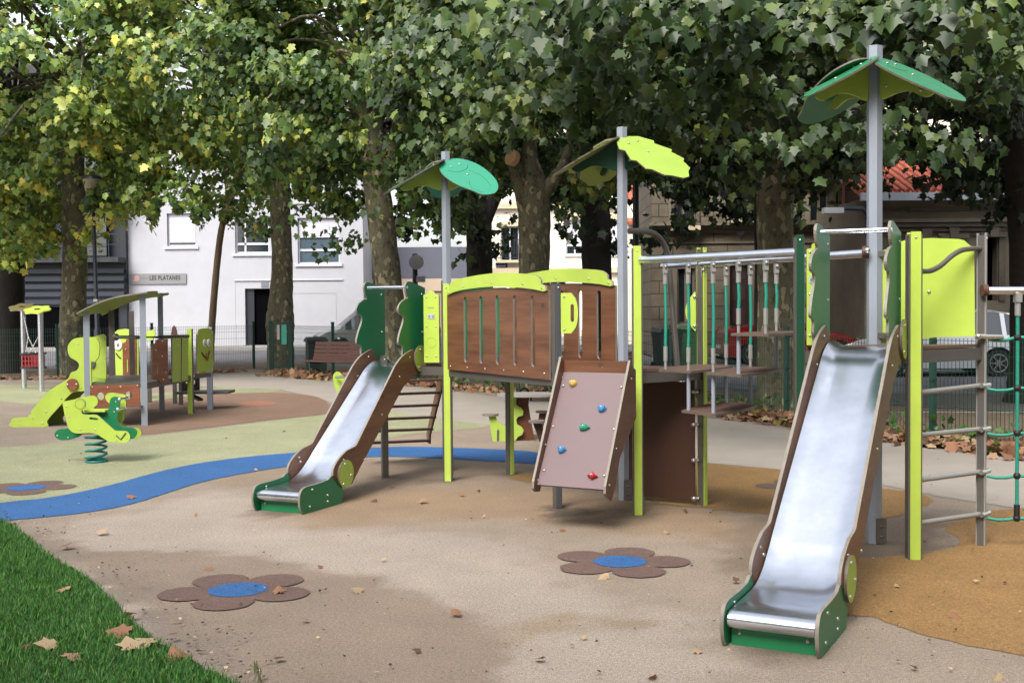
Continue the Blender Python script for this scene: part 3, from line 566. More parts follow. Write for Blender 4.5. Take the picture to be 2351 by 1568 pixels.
# cars -------------------------------------------------------------
def car(name,label,loc,ang,paint,L=4.1,Hh=1.45,kind='hatch'):
    t=thing(name,label,'car',(*loc,0),ang,local=True); W=.86; wx=(L*.315,-L*.3); wr=.31
    if kind=='van': prof=[(-.5,.62,.62),(-.49,.9,.95),(-.47,1.0,Hh-.1),(-.42,.98,Hh-.02),(-.2,.97,Hh),(.05,.96,Hh-.02),(.16,.95,Hh-.14),(.33,.94,.96),(.42,.86,.87),(.48,.72,.73),(.5,.5,.5)]
    else: prof=[(-.5,.55,.55),(-.49,.85,.86),(-.47,.96,1.05),(-.40,.95,Hh-.08),(-.3,.94,Hh-.01),(-.1,.93,Hh),(.06,.92,Hh-.05),(.12,.92,Hh-.16),(.25,.9,.93),(.38,.82,.84),(.46,.7,.71),(.5,.48,.48)]
    px=np.array([p[0]*L for p in prof]); xs=sorted(set(list(np.linspace(-L/2,L/2,41))+[w+d for w in wx for d in (-wr-.06,-wr*.7,0,wr*.7,wr+.06)]+list(px)))
    rows=[];info=[]
    for x in xs:
        zb=.2+.1*max(0,abs(x)/(L/2)-.85)/.15; arch=False
        for w in wx:
            d=abs(x-w)
            if d<wr+.055: zb=max(zb,.31+math.sqrt((wr+.06)**2-d*d)); arch=True
        zw=np.interp(x,px,[p[1] for p in prof]); zr=np.interp(x,px,[p[2] for p in prof]); e=min(1,(L/2-abs(x))/.35); w_=W*(.82+.18*math.sqrt(max(e,0)))
        zb=min(zb,zw-.04); zr=max(zr,zw+.01); glass=zr-zw
        half=[(w_*.96,zb),(w_,max(zb,.42)),(w_,max(zb,(zb+zw)/2+.06)),(w_*.97,zw)]
        wr_=w_*(.97-.22*min(1,glass/.4)); half+=[(wr_,zr-.02),(wr_*.6,zr+.03*min(1,glass*3)),(0,zr+.045*min(1,glass*3))]
        ring=[(x,-y,z) for y,z in half]+[(x,y,z) for y,z in reversed(half[:-1])]
        rows.append(ring); info.append((x,glass))
    mb=MB(); gl=MB(); n=len(rows[0])
    for i in range(len(rows)-1):
        g0,g1=info[i][1],info[i+1][1]; xm=(info[i][0]+info[i+1][0])/2/L
        for k in range(n-1):
            q=[rows[i][k],rows[i+1][k],rows[i+1][k+1],rows[i][k+1]]
            side=k in(3,n-5); top=k in(4,5,n-6,n-7)
            pillar=any(abs(xm-c)<.008 for c in((-.08,-.33) if kind!='van' else(-.12,-.36,.1)))
            slope=abs(rows[i+1][5][2]-rows[i][5][2])/max(.01,rows[i+1][0][0]-rows[i][0][0])>.33
            isg=(side and min(g0,g1)>.2 and not pillar) or (top and slope and max(g0,g1)>.15 and (xm>0 or xm<-.4))
            (gl if isg else mb).add(q,[[0,1,2,3]],0,True)
    mb.add(rows[0],[list(range(n))]); mb.add(rows[-1],[list(range(n))[::-1]])
    mb.build('body',paint,t); gl.build('window_glass',CARG,t)
    mb=MB(); mb.box((0,0,.28),(L*.9,1.5,.2)); mb.build('underbody',PLASTD,t)
    for w in wx:
        for s in (-1,1):
            mb=MB(); y=s*(W-.1); mb.tube([(w,y-.1,.31),(w,y+.1,.31)],wr,20); wo=mb.build('wheel',TYRE,t)
            mb=MB(); yy=y+s*.105; mb.tube([(w,yy-.01*s,.31),(w,yy,.31)],.08,10)
            for k in range(7):
                a_=k*2*math.pi/7; mb.beam((w,yy,.31),(w+.2*math.cos(a_),yy,.31+.2*math.sin(a_)),.045,.02)
            mb.tube([(w+.2*math.cos(a_),yy,.31+.2*math.sin(a_)) for a_ in np.linspace(0,6.283,19)],.018,5,caps=False); mb.build('rim',RIM,wo)
    for s in (-1,1):
        mb=MB(); mb.ball((L*.455,s*.62,.66),.13,0,(1.1,1.1,.6)); mb.build('headlight',M('headlight',srgb(190,200,205),.1),t)
        mb=MB(); mb.ball((-L*.478,s*.7,.86),.15,0,(.6,.7,1.2)); mb.build('tail_light',TAIL,t)
        mb=MB(); mb.ball((L*.16,s*(W+.08),.98),.1,0,(.6,1,.7)); mb.build('mirror',paint,t)
    mb=MB(); mb.box((L*.497,0,.42),(.06,1.3,.16)); mb.box((L*.485,0,.64),(.05,.8,.12)); mb.build('grille',PLASTD,t)
    mb=MB(); mb.box((-L*.5,0,.5),(.03,.52,.11)); mb.build('number_plate',WHITEP,t)
    return t
car('parked_car','grey people carrier parked facing the white building behind the bench',(G(905,800)[0]+.05,29.4*K),math.pi+.3,SILVER,4.6,1.72,'van')
car('parked_car','red hatchback parked behind the hanging rope steps',(8.0,23.2*K),.02,REDC,4.,1.14)
car('parked_car','silver white hatchback with a red tail light parked at the right beyond the fence',(9.9,18.7*K),math.pi-.03,WHITEC,3.9,1.5)
# bins -------------------------------------------------------------
def wheelie(label,p,mat,ang,w=.58,h=1.05):
    t=thing('wheelie_bin',label,'bin',(*p,0),ang,local=True); mb=MB(); a,b=w*.4,w*.5
    mb.add([(-a,-a,.06),(a,-a,.06),(a,a,.06),(-a,a,.06),(-b,-b,h-.1),(b,-b,h-.1),(b,b,h-.1),(-b,b,h-.1)],[[3,2,1,0],[4,5,6,7],[0,1,5,4],[1,2,6,5],[2,3,7,6],[3,0,4,7]]); mb.build('body',mat,t)
    mb=MB(); mb.add([(-b-.03,-b-.04,h-.1),(b+.03,-b-.04,h-.1),(b+.03,b+.03,h-.06),(-b-.03,b+.03,h-.06),(-b+.04,-b+.04,h-.02),(b-.04,-b+.04,h-.02),(b-.04,b,h+.02),(-b+.04,b,h+.02)],[[3,2,1,0],[4,5,6,7],[0,1,5,4],[1,2,6,5],[2,3,7,6],[3,0,4,7]]); mb.build('lid',mat,t)
    for s in(-1,1): mb=MB(); mb.tube([(s*a,b,.12),(s*(a+.05),b,.12)],.1,12); mb.build('wheel',TYRE,t)
    mb=MB(); mb.tube([(-a,b+.06,h-.12),(a,b+.06,h-.12)],.02,6); mb.build('handle',mat,t)
wheelie('dark wheelie bin with painted scribbles behind the lime topped post',(4.05,20.8*K),BIN,.3,.62,1.1)
wheelie('pale green wheelie bin beside the dark one near the stone house',(4.75,21.4*K),BINL,-.1,.66,1.15)
lb=thing('litter_bin','square dark green litter bin at the end of the slatted bench','bin',(*G(726,858),0))
c=G(726,858); mb=MB(); mb.box((c[0],c[1],.45),(.46,.46,.72),.35); mb.box((c[0],c[1],.04),(.4,.4,.08),.35); mb.build('body',BIN,lb)
mb=MB(); mb.add([(c[0]+r_*math.cos(a_),c[1]+r_*math.sin(a_),z_) for r_,z_ in((.38,.82),(.38,.88),(.3,.95)) for a_ in(.35+.785,.35+2.356,.35+3.927,.35+5.498)],[[0,1,5,4],[1,2,6,5],[2,3,7,6],[3,0,4,7],[4,5,9,8],[5,6,10,9],[6,7,11,10],[7,4,8,11],[8,9,10,11],[3,2,1,0]]); mb.build('lid',BIN,lb)
# benches -----------------------------------------------------------
def bench(label,A,B):
    t=thing('park_bench',label,'bench',(*A,0)); fr=frAB(A,B); L=math.dist(A,B)   # n points to the camera side
    back=[(-.42,.84),(-.40,.75),(-.375,.66),(-.35,.57),(-.32,.49)]; seat=[(-.26,.43),(-.16,.415),(-.06,.415),(.04,.425),(.12,.44)]
    mb=MB()
    for o_,z in seat: mb.beam(fr.p3(0,z,o_),fr.p3(L,z,o_),.085,.035)
    mb.build('seat',BENCHW,t); mb=MB()
    for o_,z in back: mb.beam(fr.p3(0,z,o_),fr.p3(L,z,o_),.035,.078)
    mb.build('backrest',BENCHW,t)
    for s in (.22,L-.22):
        mb=MB(); mb.tube([fr.p3(s,z,o_) for o_,z in smooth([(.16,.0),(.1,.12),(.1,.3),(.08,.4),(-.28,.38),(-.36,.6),(-.44,.86)],4,False)],.022,6)
        mb.tube([fr.p3(s,z,o_) for o_,z in smooth([(-.42,0),(-.34,.14),(-.16,.24),(.06,.2),(.12,.08)],4,False)],.02,6); mb.build('leg',FGREEN,t)
    return t
a=G(729,872); bench('brown slatted park bench with green cast legs beside the litter bin',(a[0]-.35,a[1]+.35),(a[0]+1.7,a[1]-.75))
a=G(1178,955); bench('brown slatted park bench standing behind the grey picnic table',(a[0]-.05,a[1]+2.5),(a[0]+1.9,a[1]+1.6))
# lamp posts ---------------------------------------------------------
sl=thing('street_lamp','dark blue street lamp with conical glass bowl in front of the left plane tree','street lamp',(PT(222,760,18.6*K)[0],18.6*K,0))
x=PT(222,700,18.6*K)[0]; mb=MB(); zt=PT(220,462,18.6*K)[2]; mb.tube([(x,18.6*K,0),(x,18.6*K,1.2),(x,18.6*K,1.25),(x-.04,18.6*K,zt)],[.075,.075,.05,.04],10); mb.build('pole',LAMPB,sl)
mb=MB(); mb.tube([(x-.04,18.6*K,zt),(x-.04,18.6*K,zt+.06),(x-.04,18.6*K,zt+.5)],[.08,.13,.23],16); mb.build('lamp_bowl',LAMPG,sl); mb=MB(); mb.tube([(x-.04,18.6*K,zt+.5),(x-.04,18.6*K,zt+.56),(x-.04,18.6*K,zt+.6)],[.24,.22,.08],16); mb.build('lamp_cap',LAMPB,sl)
mb=MB(); mb.box((x,18.6*K-.07,PT(226,690,18.6*K)[2]),(.1,.02,.06)); mb.build('label_band',PAPER,sl)
sl=thing('street_lamp','black lamp post half hidden in leaves beside the middle metal pole','street lamp',(PT(1460,700,15*K)[0],15*K,0))
x=PT(1460,500,15*K)[0]; mb=MB(); mb.tube([(x,15*K,0),(x,15*K,1),(x,15*K,6.2)],[.08,.07,.05],10); mb.build('pole',M('black_paint',srgb(18,18,22),.4),sl)
mb=MB(); mb.ball((x,15*K,6.3),.22,0,(1,1,.6)); mb.build('lamp_head',LAMPG,sl)
sl=thing('street_lamp','grey street lamp head poking from the leaves over the stone house','street lamp',(PT(1912,484,17*K)[0],17*K,0))
q=PT(1912,484,17*K); mb=MB(); mb.tube([(q[0]+1.0,17*K+.3,0),(q[0]+1.0,17*K+.3,q[2]-.3),(q[0]+.7,17*K+.2,q[2]+.05),(q[0]+.1,17*K,q[2]+.05)],.05,8); mb.build('pole',LAMPB,sl); mb=MB(); mb.box(q,(.42,.22,.12)); mb.build('lamp_head',M('lamp_grey',srgb(170,176,180),.5),sl)
ts=thing('traffic_sign','round road sign seen from behind on a black post near the grey building','sign',(PT(953,700,26*K)[0],26*K,0))
x=PT(953,640,26*K)[0]; mb=MB(); mb.tube([(x,26*K,0),(x,26*K,PT(953,583,26*K)[2])],.09,8); mb.build('post',MATS['black_paint'],ts)
q=PT(957,602,25.8*K); mb=MB(); mb.tube([(q[0]-.02,25.8*K+.06,q[2]),(q[0]-.02,25.8*K+.04,q[2])],.24,24); mb.build('sign_disc',M('sign_back',srgb(150,150,152),.6),ts)
q=PT(966,641,25.8*K); mb=MB(); mb.box(q,(.3,.03,.2)); mb.build('sign_plate',MATS['sign_back'],ts)
#@@PLAY
# ------------------------------------------------------------------ main play structure
P_A1=G(1030,1104);P_A2=G(884,1096);P_A3=G(1171,1089);P_A4=(P_A2[0]+P_A3[0]-P_A1[0],P_A2[1]+P_A3[1]-P_A1[1])
P_B1=G(1280,1166);P_B2=G(1432,1147);P_C=G(1465,1181);P_D=G(1613,1160)
P_E1=G(2007,1245);P_E2=G(2097,1282);P_E4=G(2252,1252);P_E3=(P_E2[0]+P_E1[0]-P_E4[0]-.02,P_E2[1]+P_E1[1]-P_E4[1]+.0)
ZA=1.10;ZB=1.13;ZE=1.35
PS=thing('climbing_frame','large climbing frame of two slide towers joined by a slatted bridge and hanging steps','climbing frame',(*P_A1,0))
def ztop(P,px,py): return PT(px,py,P[1])[2]
def post(P,zt,ang,faces=(LIME,),w=.078):
    mb=MB(); mb.box((P[0],P[1],zt/2),(w,w,zt),ang); o=mb.build('post',GALV,PS)
    mb=MB(); ca,sa=math.cos(ang),math.sin(ang)
    for sgn,m in((-1,0),(1,0)):
        mb.box((P[0]-sgn*(-1)*(-sa)*(w/2+.004)*1,P[1]+sgn*(w/2+.004)*ca,zt/2+.01),(w*.74,.01,zt+.012),ang,m)
    mb.bolts(Fr((P[0]+sa*(w/2+.009),P[1]-ca*(w/2+.009)),(ca,sa)),[(0,zt-.02)],0,.008,1)
    mb.build('post_cover',[faces[0],BOLT],o); return o
post(P_A1,ztop(P_A1,1026,656),-.1); post(P_A2,1.16,.35,(GALV,),w=.06); post(P_A3,1.25,.75,w=.058); post(P_A4,1.9,.2)
post(P_B1,ztop(P_B1,1280,655),.5,(PGREY,),w=.056); post(P_C,ztop(P_C,1463,570),-.05); post(P_D,ztop(P_D,1613,573),.72,w=.054)
post(P_E2,ztop(P_E2,2097,539),-.1,w=.086); post(P_E4,ztop(P_E4,2252,541),.95,(FERR,),w=.042); post(P_E3,ztop(P_E3,1842,545),-.05,(DGREEN,),w=.06)
def hexpole(P,z0,z1,r=.05):
    mb=MB(); mb.tube([(P[0],P[1],z0),(P[0],P[1],z1)],r,6,sm=False); return mb.build('roof_pole',ALU,PS)
ztA=ztop(P_A1,1022,349);ztB=ztop(P_B2,1430,293);ztE=ztop(P_E1,2007,107)
hp=[hexpole(P_A1,ztop(P_A1,1022,657)+.013,ztA,.045),hexpole(P_B2,0,ztB,.047),hexpole(P_E1,0,ztE,.052)]
for P in (P_B2,P_E1): 
    fr=Fr(P,(1,0)); mb=MB(); mb.box((P[0]+.03,P[1]-.05,.09),(.07,.02,.17)); mb.bolts(fr,[(.03,.05),(.03,.12)],.061,.01); mb.build('foot_bracket',GALV,hp[1 if P is P_B2 else 2])
def leaf_roof(P,zt,azs,mtop,medge,mbr,kind,pole,lns,Wd,drops,rolls=(0,0,0)):
    for a,rl,drop,Ln in zip(azs,rolls,drops,lns):
        u=np.array([math.sin(a),-math.cos(a)]); tilt=drop
        if kind=='jag': o2=[(0,.0),(.05,.12),(.16,.19),(.2,.16),(.34,.225),(.37,.19),(.5,.21),(.53,.17),(.64,.14),(.67,.09),(.74,.03),(.74,-.03),(.67,-.09),(.64,-.14),(.53,-.17),(.5,-.21),(.37,-.19),(.34,-.225),(.2,-.16),(.16,-.19),(.05,-.12)]
        else: o2=smooth([(0,0),(.04,.13),(.2,.22),(.42,.22),(.62,.15),(.73,.02),(.70,-.11),(.60,-.15),(.42,-.22),(.2,-.22),(.04,-.13)],4)
        o2=[(x*Ln/.74,y*Wd/.45) for x,y in o2]
        U=np.array([u[0]*math.cos(tilt),u[1]*math.cos(tilt),-math.sin(tilt)]); Vv=np.array([-u[1],u[0],0]); Vv=Vv if Vv[1]>0 else -Vv; W0=np.cross(U,Vv); W0=W0 if W0[2]>0 else -W0; Vv=Vv*math.cos(rl)+W0*math.sin(rl); Nn=np.cross(U,Vv); 
        if Nn[2]<0: Nn=-Nn
        O=np.array([P[0],P[1],zt-.07])+U*.02
        mb=MB(); n=len(o2); top=[O+U*x+Vv*y+Nn*.006 for x,y in o2]; bot=[O+U*x+Vv*y-Nn*.006 for x,y in o2]
        tris=tessellate_polygon([[Vector((x,y,0)) for x,y in o2]])
        mb.add(top+bot,[list(t_) for t_ in tris]); mb.add(bot,[list(t_) for t_ in tris])
        mb.add(top+bot,[[i,(i+1)%n,n+(i+1)%n,n+i] for i in range(n)],1)
        for x,y in ((.12,.05),(.12,-.05),(.3,.0)): mb.ball(O+U*x+Vv*y+Nn*.008,.011,2,(1,1,.8),8,4)
        if kind!='jag':
            for pts in (smooth([(.16,.12),(.22,.05),(.22,-.05),(.16,-.12)],4,False),smooth([(.25,.06),(.4,.1),(.56,.06)],4,False),smooth([(.4,-.06),(.5,-.12),(.62,-.08)],4,False)):
                mb.tube([O+U*x+Vv*y+Nn*.0065 for x,y in pts],.0025,4,3)
        mb.build('roof_leaf',[mtop,medge,BOLT,GREEN],pole)
        fr=Fr(P,u); zz=zt-.092; tg=math.tan(drop)
        br=smooth([(.04,zz-.04*tg),(.2,zz-.2*tg),(.40,zz-.4*tg),(.42,zz-.4*tg-.035),(.36,zz-.4*tg-.05),(.26,zz-.3*tg-.06),(.17,zz-.2*tg-.12),(.10,zz-.1*tg-.2),(.04,zz-.05*tg-.22)],3)
        mb=MB(); mb.prism(br,fr,.02,-.01,mi=0,ei=0); mb.bolts(fr,[(.09,zz-.19),(.34,zz-.34*tg-.04)],.011,.013,1); mb.build('roof_bracket',[mbr,BOLT],pole)
D=math.radians
leaf_roof(P_A1,ztA,(D(50),D(-74),D(185)),TEAL,EDGED,LIMED,'smooth',hp[0],(.68,.66,.6),.42,(.55,.52,.52),(.36,-.03,0))
leaf_roof(P_B2,ztB,(D(44),D(-84),D(200)),LIMER,EDGED,DGREEN,'jag',hp[1],(.76,.66,.7),.46,(.55,.52,.5),(.3,-.04,0))
leaf_roof(P_E1,ztE,(D(42),D(-80),D(208)),GREEN,EDGED,LIMED,'smooth',hp[2],(.72,.55,.72),.48,(.56,.52,.5),(.06,.04,0))
# decks
def deck(corners,z,mtop=BROWN):
    mb=MB(); n=len(corners); mb.add([(x,y,z) for x,y in corners]+[(x,y,z-.02) for x,y in corners],[list(range(n)),list(range(n,2*n))[::-1]]+[[i,(i+1)%n,n+(i+1)%n,n+i] for i in range(n)])
    o=mb.build('deck',mtop,PS); mb=MB()
    for i in range(n):
        a,b=corners[i],corners[(i+1)%n]; mb.beam((*a,z-.065),(*b,z-.065),.03,.08)
    mb.build('deck_beam',GALV,o); return o
deck([P_A2,P_A1,P_A3,P_A4],ZA); deck([P_B1,P_C,P_D,P_B2],ZB); deck([P_E3,P_E2,P_E4,P_E1],ZE)
deck([P_A1,P_B1,P_B2,P_A3],1.09)
# slides
def slide(R0,L0,Ltot,zd,u,yaw_v):
    R0=np.array(R0);L0=np.array(L0); u=np.array(u)/np.linalg.norm(u); q_=yaw_v; v=R0-L0; w=np.linalg.norm(v)
    class FQ(Fr):
        def p3(s,a,z,o=0): return Fr.p3(s,a*q_,z,o)
    fR=FQ(R0,u);fL=FQ(L0,u); fRc=Fr(R0,u);fLc=Fr(L0,u)
    st=.40+(zd-.2); sc_=zd+.26
    prof=smooth([(.035,.165),(.12,.176),(.24,.168),(.36,.172),(.46,.21),(.55,.285),(.62,.36)],5,False)[:-1]+[(.62,.36),(sc_-.16,zd-.16)]+smooth([(sc_-.16,zd-.16),(sc_-.07,zd-.075),(sc_+.04,zd-.015),(sc_+.14,zd),(max(Ltot,sc_+.2),zd)],5,False)[1:]
    def chute(k0,k1,dz=0):
        rows=[]
        for s,z in prof:
            row=[]
            for j in range(9):
                t=k0+(k1-k0)*j/8; c=.05*(abs(2*t-1)**6)*min(1,max(0,(s-.12)/.4)); p=L0+v*t+u*s*q_; row.append((p[0],p[1],z+c+dz))
            rows.append(row)
        return rows
    mb=MB(); rows=chute(.02,.98); mb.sheet(rows); mb.sheet(chute(.02,.98,-.015))
    # rolled lip
    c0=(.03,.125); lip=[(c0[0]-.0+.045*math.cos(a),c0[1]+.045*math.sin(a)) for a in np.linspace(math.pi*.5,math.pi*1.75,12)]
    rr=[[tuple(np.append(L0+v*(.02+.96*j/8)+u*s*q_,z)) for j in range(9)] for s,z in lip]; mb.sheet(rr)
    sl=mb.build('slide',STEEL,PS)
    # front board
    ff=Fr(L0,v); mb=MB(); mb.prism([(w*.03,0),(w*.97,0),(w*.97,.1),(w*.03,.1)],ff,.02,-.06,mi=0,ei=1); mb.bolts(ff,[(.05,.06),(w-.05,.06)],-.04,.011,2); mb.build('front_board',[GREEN,EDGED,BOLT],sl)
    for side,fr,o0 in ((1,fR,0),(-1,fL,-.018)):
        end=smooth([(-.0,-.0),(-.03,.06),(-.035,.14),(-.015,.19),(.03,.212),(.16,.215),(.28,.225)],4,False)+[(.315,.25),(.345,.25),(.40,.19),(.46,.09),(.42,-.0)]
        mb=MB(); mb.prism(end,fr,.018,o0,mi=0,ei=1); mb.bolts(fr,[(.1,.18),(.07,.05),(.27,.05),(.27,.1)],o0+.018 if side>0 else o0+.018,.01,2)
        mb.build('end_plate',[GREEN,EDGE,BOLT],sl)
        o1=o0+(.019 if side>0 else -.019) if False else o0
        top=smooth([(.335,.22),(.34,.30),(.40,.37),(.50,.43)],4,False)+[(.60,.45),(.62,.46),(st-.16,zd-.0)]+smooth([(st-.16,zd-.0),(st-.06,zd+.08),(st+.06,zd+.13),(st+.11,zd+.14)],4,False)[1:]
        notch=[(st+.13,zd+.08),(st+.17,zd+.07),(st+.19,zd+.03),(st+.25,zd+.02),(st+.27,zd-.04),(st+.24,zd-.08)] if side<0 else [(st+.18,zd+.10),(st+.27,zd-.04),(st+.22,zd-.08)]
        low=[(st+.1,zd-.11),(st-.05,zd-.2),(.66,.26),(.56,.14),(.46,.13),(.38,.16)]
        mb=MB(); mb.prism(top+notch+low,fr,.018,o0,mi=0,ei=1)
        bp=[(.46,.36),(.56,.24),(.72,.32),((.6+st)/2,(.3+zd)/2-.02),(st-.1,zd-.1),(st+.05,zd+.07)]; mb.bolts(fr,bp,o0+.018,.009,2)
        mb.build('side_rail',[WOOD,EDGE,BOLT],sl)
        # wing
        wg=[(Ltot+.02,zd-.1),(Ltot+.02,zd+.72),(Ltot-.2,zd+.775),(Ltot-.25,zd+.77),(Ltot-.275,zd+.73),(Ltot-.26,zd+.66),(Ltot-.235,zd+.62),(Ltot-.28,zd+.61),(Ltot-.35,zd+.57),(Ltot-.38,zd+.52),(Ltot-.36,zd+.475),(Ltot-.31,zd+.46),(Ltot-.31,zd+.40),(Ltot-.36,zd+.30),(Ltot-.385,zd+.22),(Ltot-.37,zd+.19),(Ltot-.32,zd+.175),(Ltot-.325,zd+.1),(Ltot-.3,zd+.05),(Ltot-.31,zd-.02),(Ltot-.2,zd-.1),(Ltot-.1,zd-.14)]
        mb=MB(); mb.prism(smooth(wg[2:-2],3,False)+wg[-2:]+wg[:2],fr,.018,o0-.02,mi=0,ei=1); mb.bolts(fr,[(Ltot-.03,zd+.66),(Ltot-.03,zd+.3),(Ltot-.03,zd+.0),(Ltot-.16,zd+.04)],o0-.002,.009,2)
        mb.build('wing_panel',[GREEN,EDGE,BOLT],sl)
        for cs,cz,rd in (((.47,.24,.118),(st+.2,zd+.05,.125)) if side>0 else ((.47,.24,.118),)):
            mb=MB(); frc=fRc if side>0 else fLc; mb.prism(ell(cs*q_,cz,rd,rd,32),frc,.016,o0+(.019 if side>0 else -.017),mi=0,ei=1); mb.bolts(frc,[(cs*q_-.02,cz+.085),(cs*q_+.075,cz-.02),(cs*q_-.045,cz-.08)],o0+.035,.011,2); mb.build('disc',[LIMED,EDGED,BOLT],sl)
    mb=MB(); a=fL.p3(Ltot-.25,zd+.72);b=fR.p3(Ltot-.25,zd+.72); mb.tube([a,b],.016,10); mb.build('grab_bar',STEEL,sl)
    return sl
uA=(math.sin(D(31.5)),math.cos(D(31.5))*K); R0=G(692,1181); L0=G(590,1173); slide(R0,L0,1.60,ZA,uA,float(np.linalg.norm(uA)))
tb=np.array([2.455,5.03*K]); R0=np.array(G(1876,1511)); uB=tb-R0; L_old=float(np.hypot(uB[0],uB[1]/K)); slide(R0,G(1668,1483),L_old,ZE,uB,float(np.linalg.norm(uB))/L_old)
# lime notice panels
def badge(fr,cs,cz,off,parent,r=.052):
    mb=MB(); mb.tube([fr.p3(cs+r*math.cos(t),cz+r*math.sin(t),off) for t in np.linspace(0,6.283,25)],.0022,4,caps=False); mb.build('engraved_ring',LIMED,parent)
f=frAB(P_A2,P_A1); 
def limeboard(fr,x0,x1,z0,z1,off=.02,extras=True):
    top=[(x1,z1-.04),(x1-.03,z1-.035),(x1-(x1-x0)*.33,z1-.01),((x0+x1)/2,z1),(x0+(x1-x0)*.33,z1-.01),(x0+.03,z1-.035),(x0,z1-.04)]
    mb=MB(); mb.prism([(x0,z0),(x1,z0)]+top,fr,.018,off,mi=0,ei=1); w=x1-x0
    mb.bolts(fr,[(x0+w*f_,z) for f_ in(.2,.8) for z in(z0+.06,(z0+z1)/2+.0,z1-.06)],off+.018,.009,2); o=mb.build('notice_panel',[LIME,EDGE,BOLT],PS)
    if extras:
        badge(fr,(x0+x1)/2,z0+(z1-z0)*.28,off+.019,o,w*.3)
        mb=MB(); c=(x0+x1)/2; zc=z0+(z1-z0)*.64; mb.prism(hole_rect(c-.035,zc-.022,c+.035,zc+.022),fr,.003,off+.019); mb.prism(ell(c-.02,zc,.009,.009,12),fr,.003,off+.0225,mi=1); mb.prism(ell(c+.02,zc,.009,.009,12),fr,.003,off+.0225,mi=1); mb.build('sticker',[M('sticker_silver',srgb(180,190,196),.4),M('sticker_grey',srgb(120,134,146),.4)],o)
        mb=MB(); 
        for i in range(5): mb.prism(hole_rect(c-.035+i*.013,zc+.075,c-.026+i*.013,zc+.088),fr,.001,off+.0185)
        mb.build('faint_print',M('print_grey',srgb(140,150,90),.6),o)
    return o
x0=f.sz(977,750)[0];x1=f.sz(1012,750)[0]; limeboard(f,x0,x1,f.sz(1000,832)[1],f.sz(1000,667)[1])
f=frAB(P_E3,P_E2); x0=f.sz(1851,700)[0];x1=f.sz(1888,700)[0]; limeboard(f,x0,x1,f.sz(1870,792)[1],f.sz(1870,558)[1])
# bridge parapets
def parapet(A,B,z0,sz,dz=0):
    fr=frAB(A,B); Lb=math.dist(A,B); k=Lb/1.437
    wood=[(.055*k,z0),(Lb-.05,z0-.02),(Lb-.05,z0+.70)]+[(s,z0+.70+.035*math.sin(math.pi*s/Lb)) for s in np.linspace(Lb-.15,.15,9)]+[(.055*k,z0+.70)]
    holes=[slot(c*k,z0+.075,z0+.655+.02*math.sin(math.pi*c/1.44),.05*k) for c in(.325,.545,.765,.99,1.21)]
    mb=MB(); mb.prism(wood,fr,.018,.02,holes=holes,mi=0,ei=1); mb.bolts(fr,[(s,z0+.03) for s in np.linspace(.12,Lb-.12,6)],.038,.009,2); o=mb.build('parapet',[WOOD,EDGE,BOLT],PS)
    arch=smooth([(.10,z0+.71),(.13,z0+.74),(.16,z0+.79),(.3,z0+.83),(Lb/2,z0+.865),(Lb-.3,z0+.84),(Lb-.15,z0+.80),(Lb-.13,z0+.755),(Lb-.075,z0+.74),(Lb-.06,z0+.70)],3,False)+smooth([(Lb-.10,z0+.695),(Lb-.35,z0+.725),(Lb/2,z0+.75),(.35,z0+.73),(.11,z0+.69)],3,False)
    mb=MB(); mb.prism(arch,fr,.018,.039,mi=0,ei=1); mb.bolts(fr,[(.13,z0+.715),(.4,z0+.765),(Lb/2,z0+.785),(Lb-.4,z0+.765),(Lb-.12,z0+.725)],.057,.009,2); mb.build('arch_trim',[LIME,EDGE,BOLT],o); return o
parapet(P_A1,P_B1,1.055,0); parapet(P_A3,P_B2,1.10,0)
# green guard behind tower A
f=frAB(P_A4,P_A3); mb=MB(); mb.prism(hole_rect(.06,ZA+.06,math.dist(P_A4,P_A3)-.02,ZA+.72),f,.018,.0,mi=0,ei=1); mb.build('guard_panel',[GREEN,EDGE],PS)
# handhold plate beside B1
f=frAB(P_B1,P_C); zb=ztop(P_B1,1300,765); zt_=ztop(P_B1,1300,673)
hh=[(.05,zb),(.14,zb)]+smooth([(.14,zb),(.185,zb+.06),(.2,(zb+zt_)/2),(.185,zt_-.06),(.14,zt_)],4,False)+[(.05,zt_)]
mb=MB(); mb.prism(hh,f,.018,.0,holes=[slot(.15,zb+.09,zt_-.09,.03)],mi=0,ei=1); mb.bolts(f,[(.08,zb+.03),(.08,zt_-.03)],.018,.009,2); mb.build('hand_grip',[LIME,EDGE,BOLT],PS)
# half disc on post D
f=Fr(P_D,(1,-.1)); zb=ztop(P_D,1600,760); zt_=ztop(P_D,1600,670); mb=MB(); mb.prism([(-.05,zb)]+smooth([(-.06,zb),(-.115,zb+.08),(-.135,(zb+zt_)/2),(-.115,zt_-.08),(-.06,zt_)],4,False)+[(-.05,zt_)],f,.018,.0,mi=0,ei=1); mb.bolts(f,[(-.06,zb+.04),(-.06,zt_-.04)],.018,.016,2); mb.build('hand_grip',[LIME,EDGE,BOLT],PS)
f=Fr((P_B2[0]+.08,P_B2[1]-.12),(1,.1)); mb=MB(); mb.prism(hole_rect(-.01,1.45,.015,2.0),f,.018,0); mb.build('lime_strip',LIME,PS)
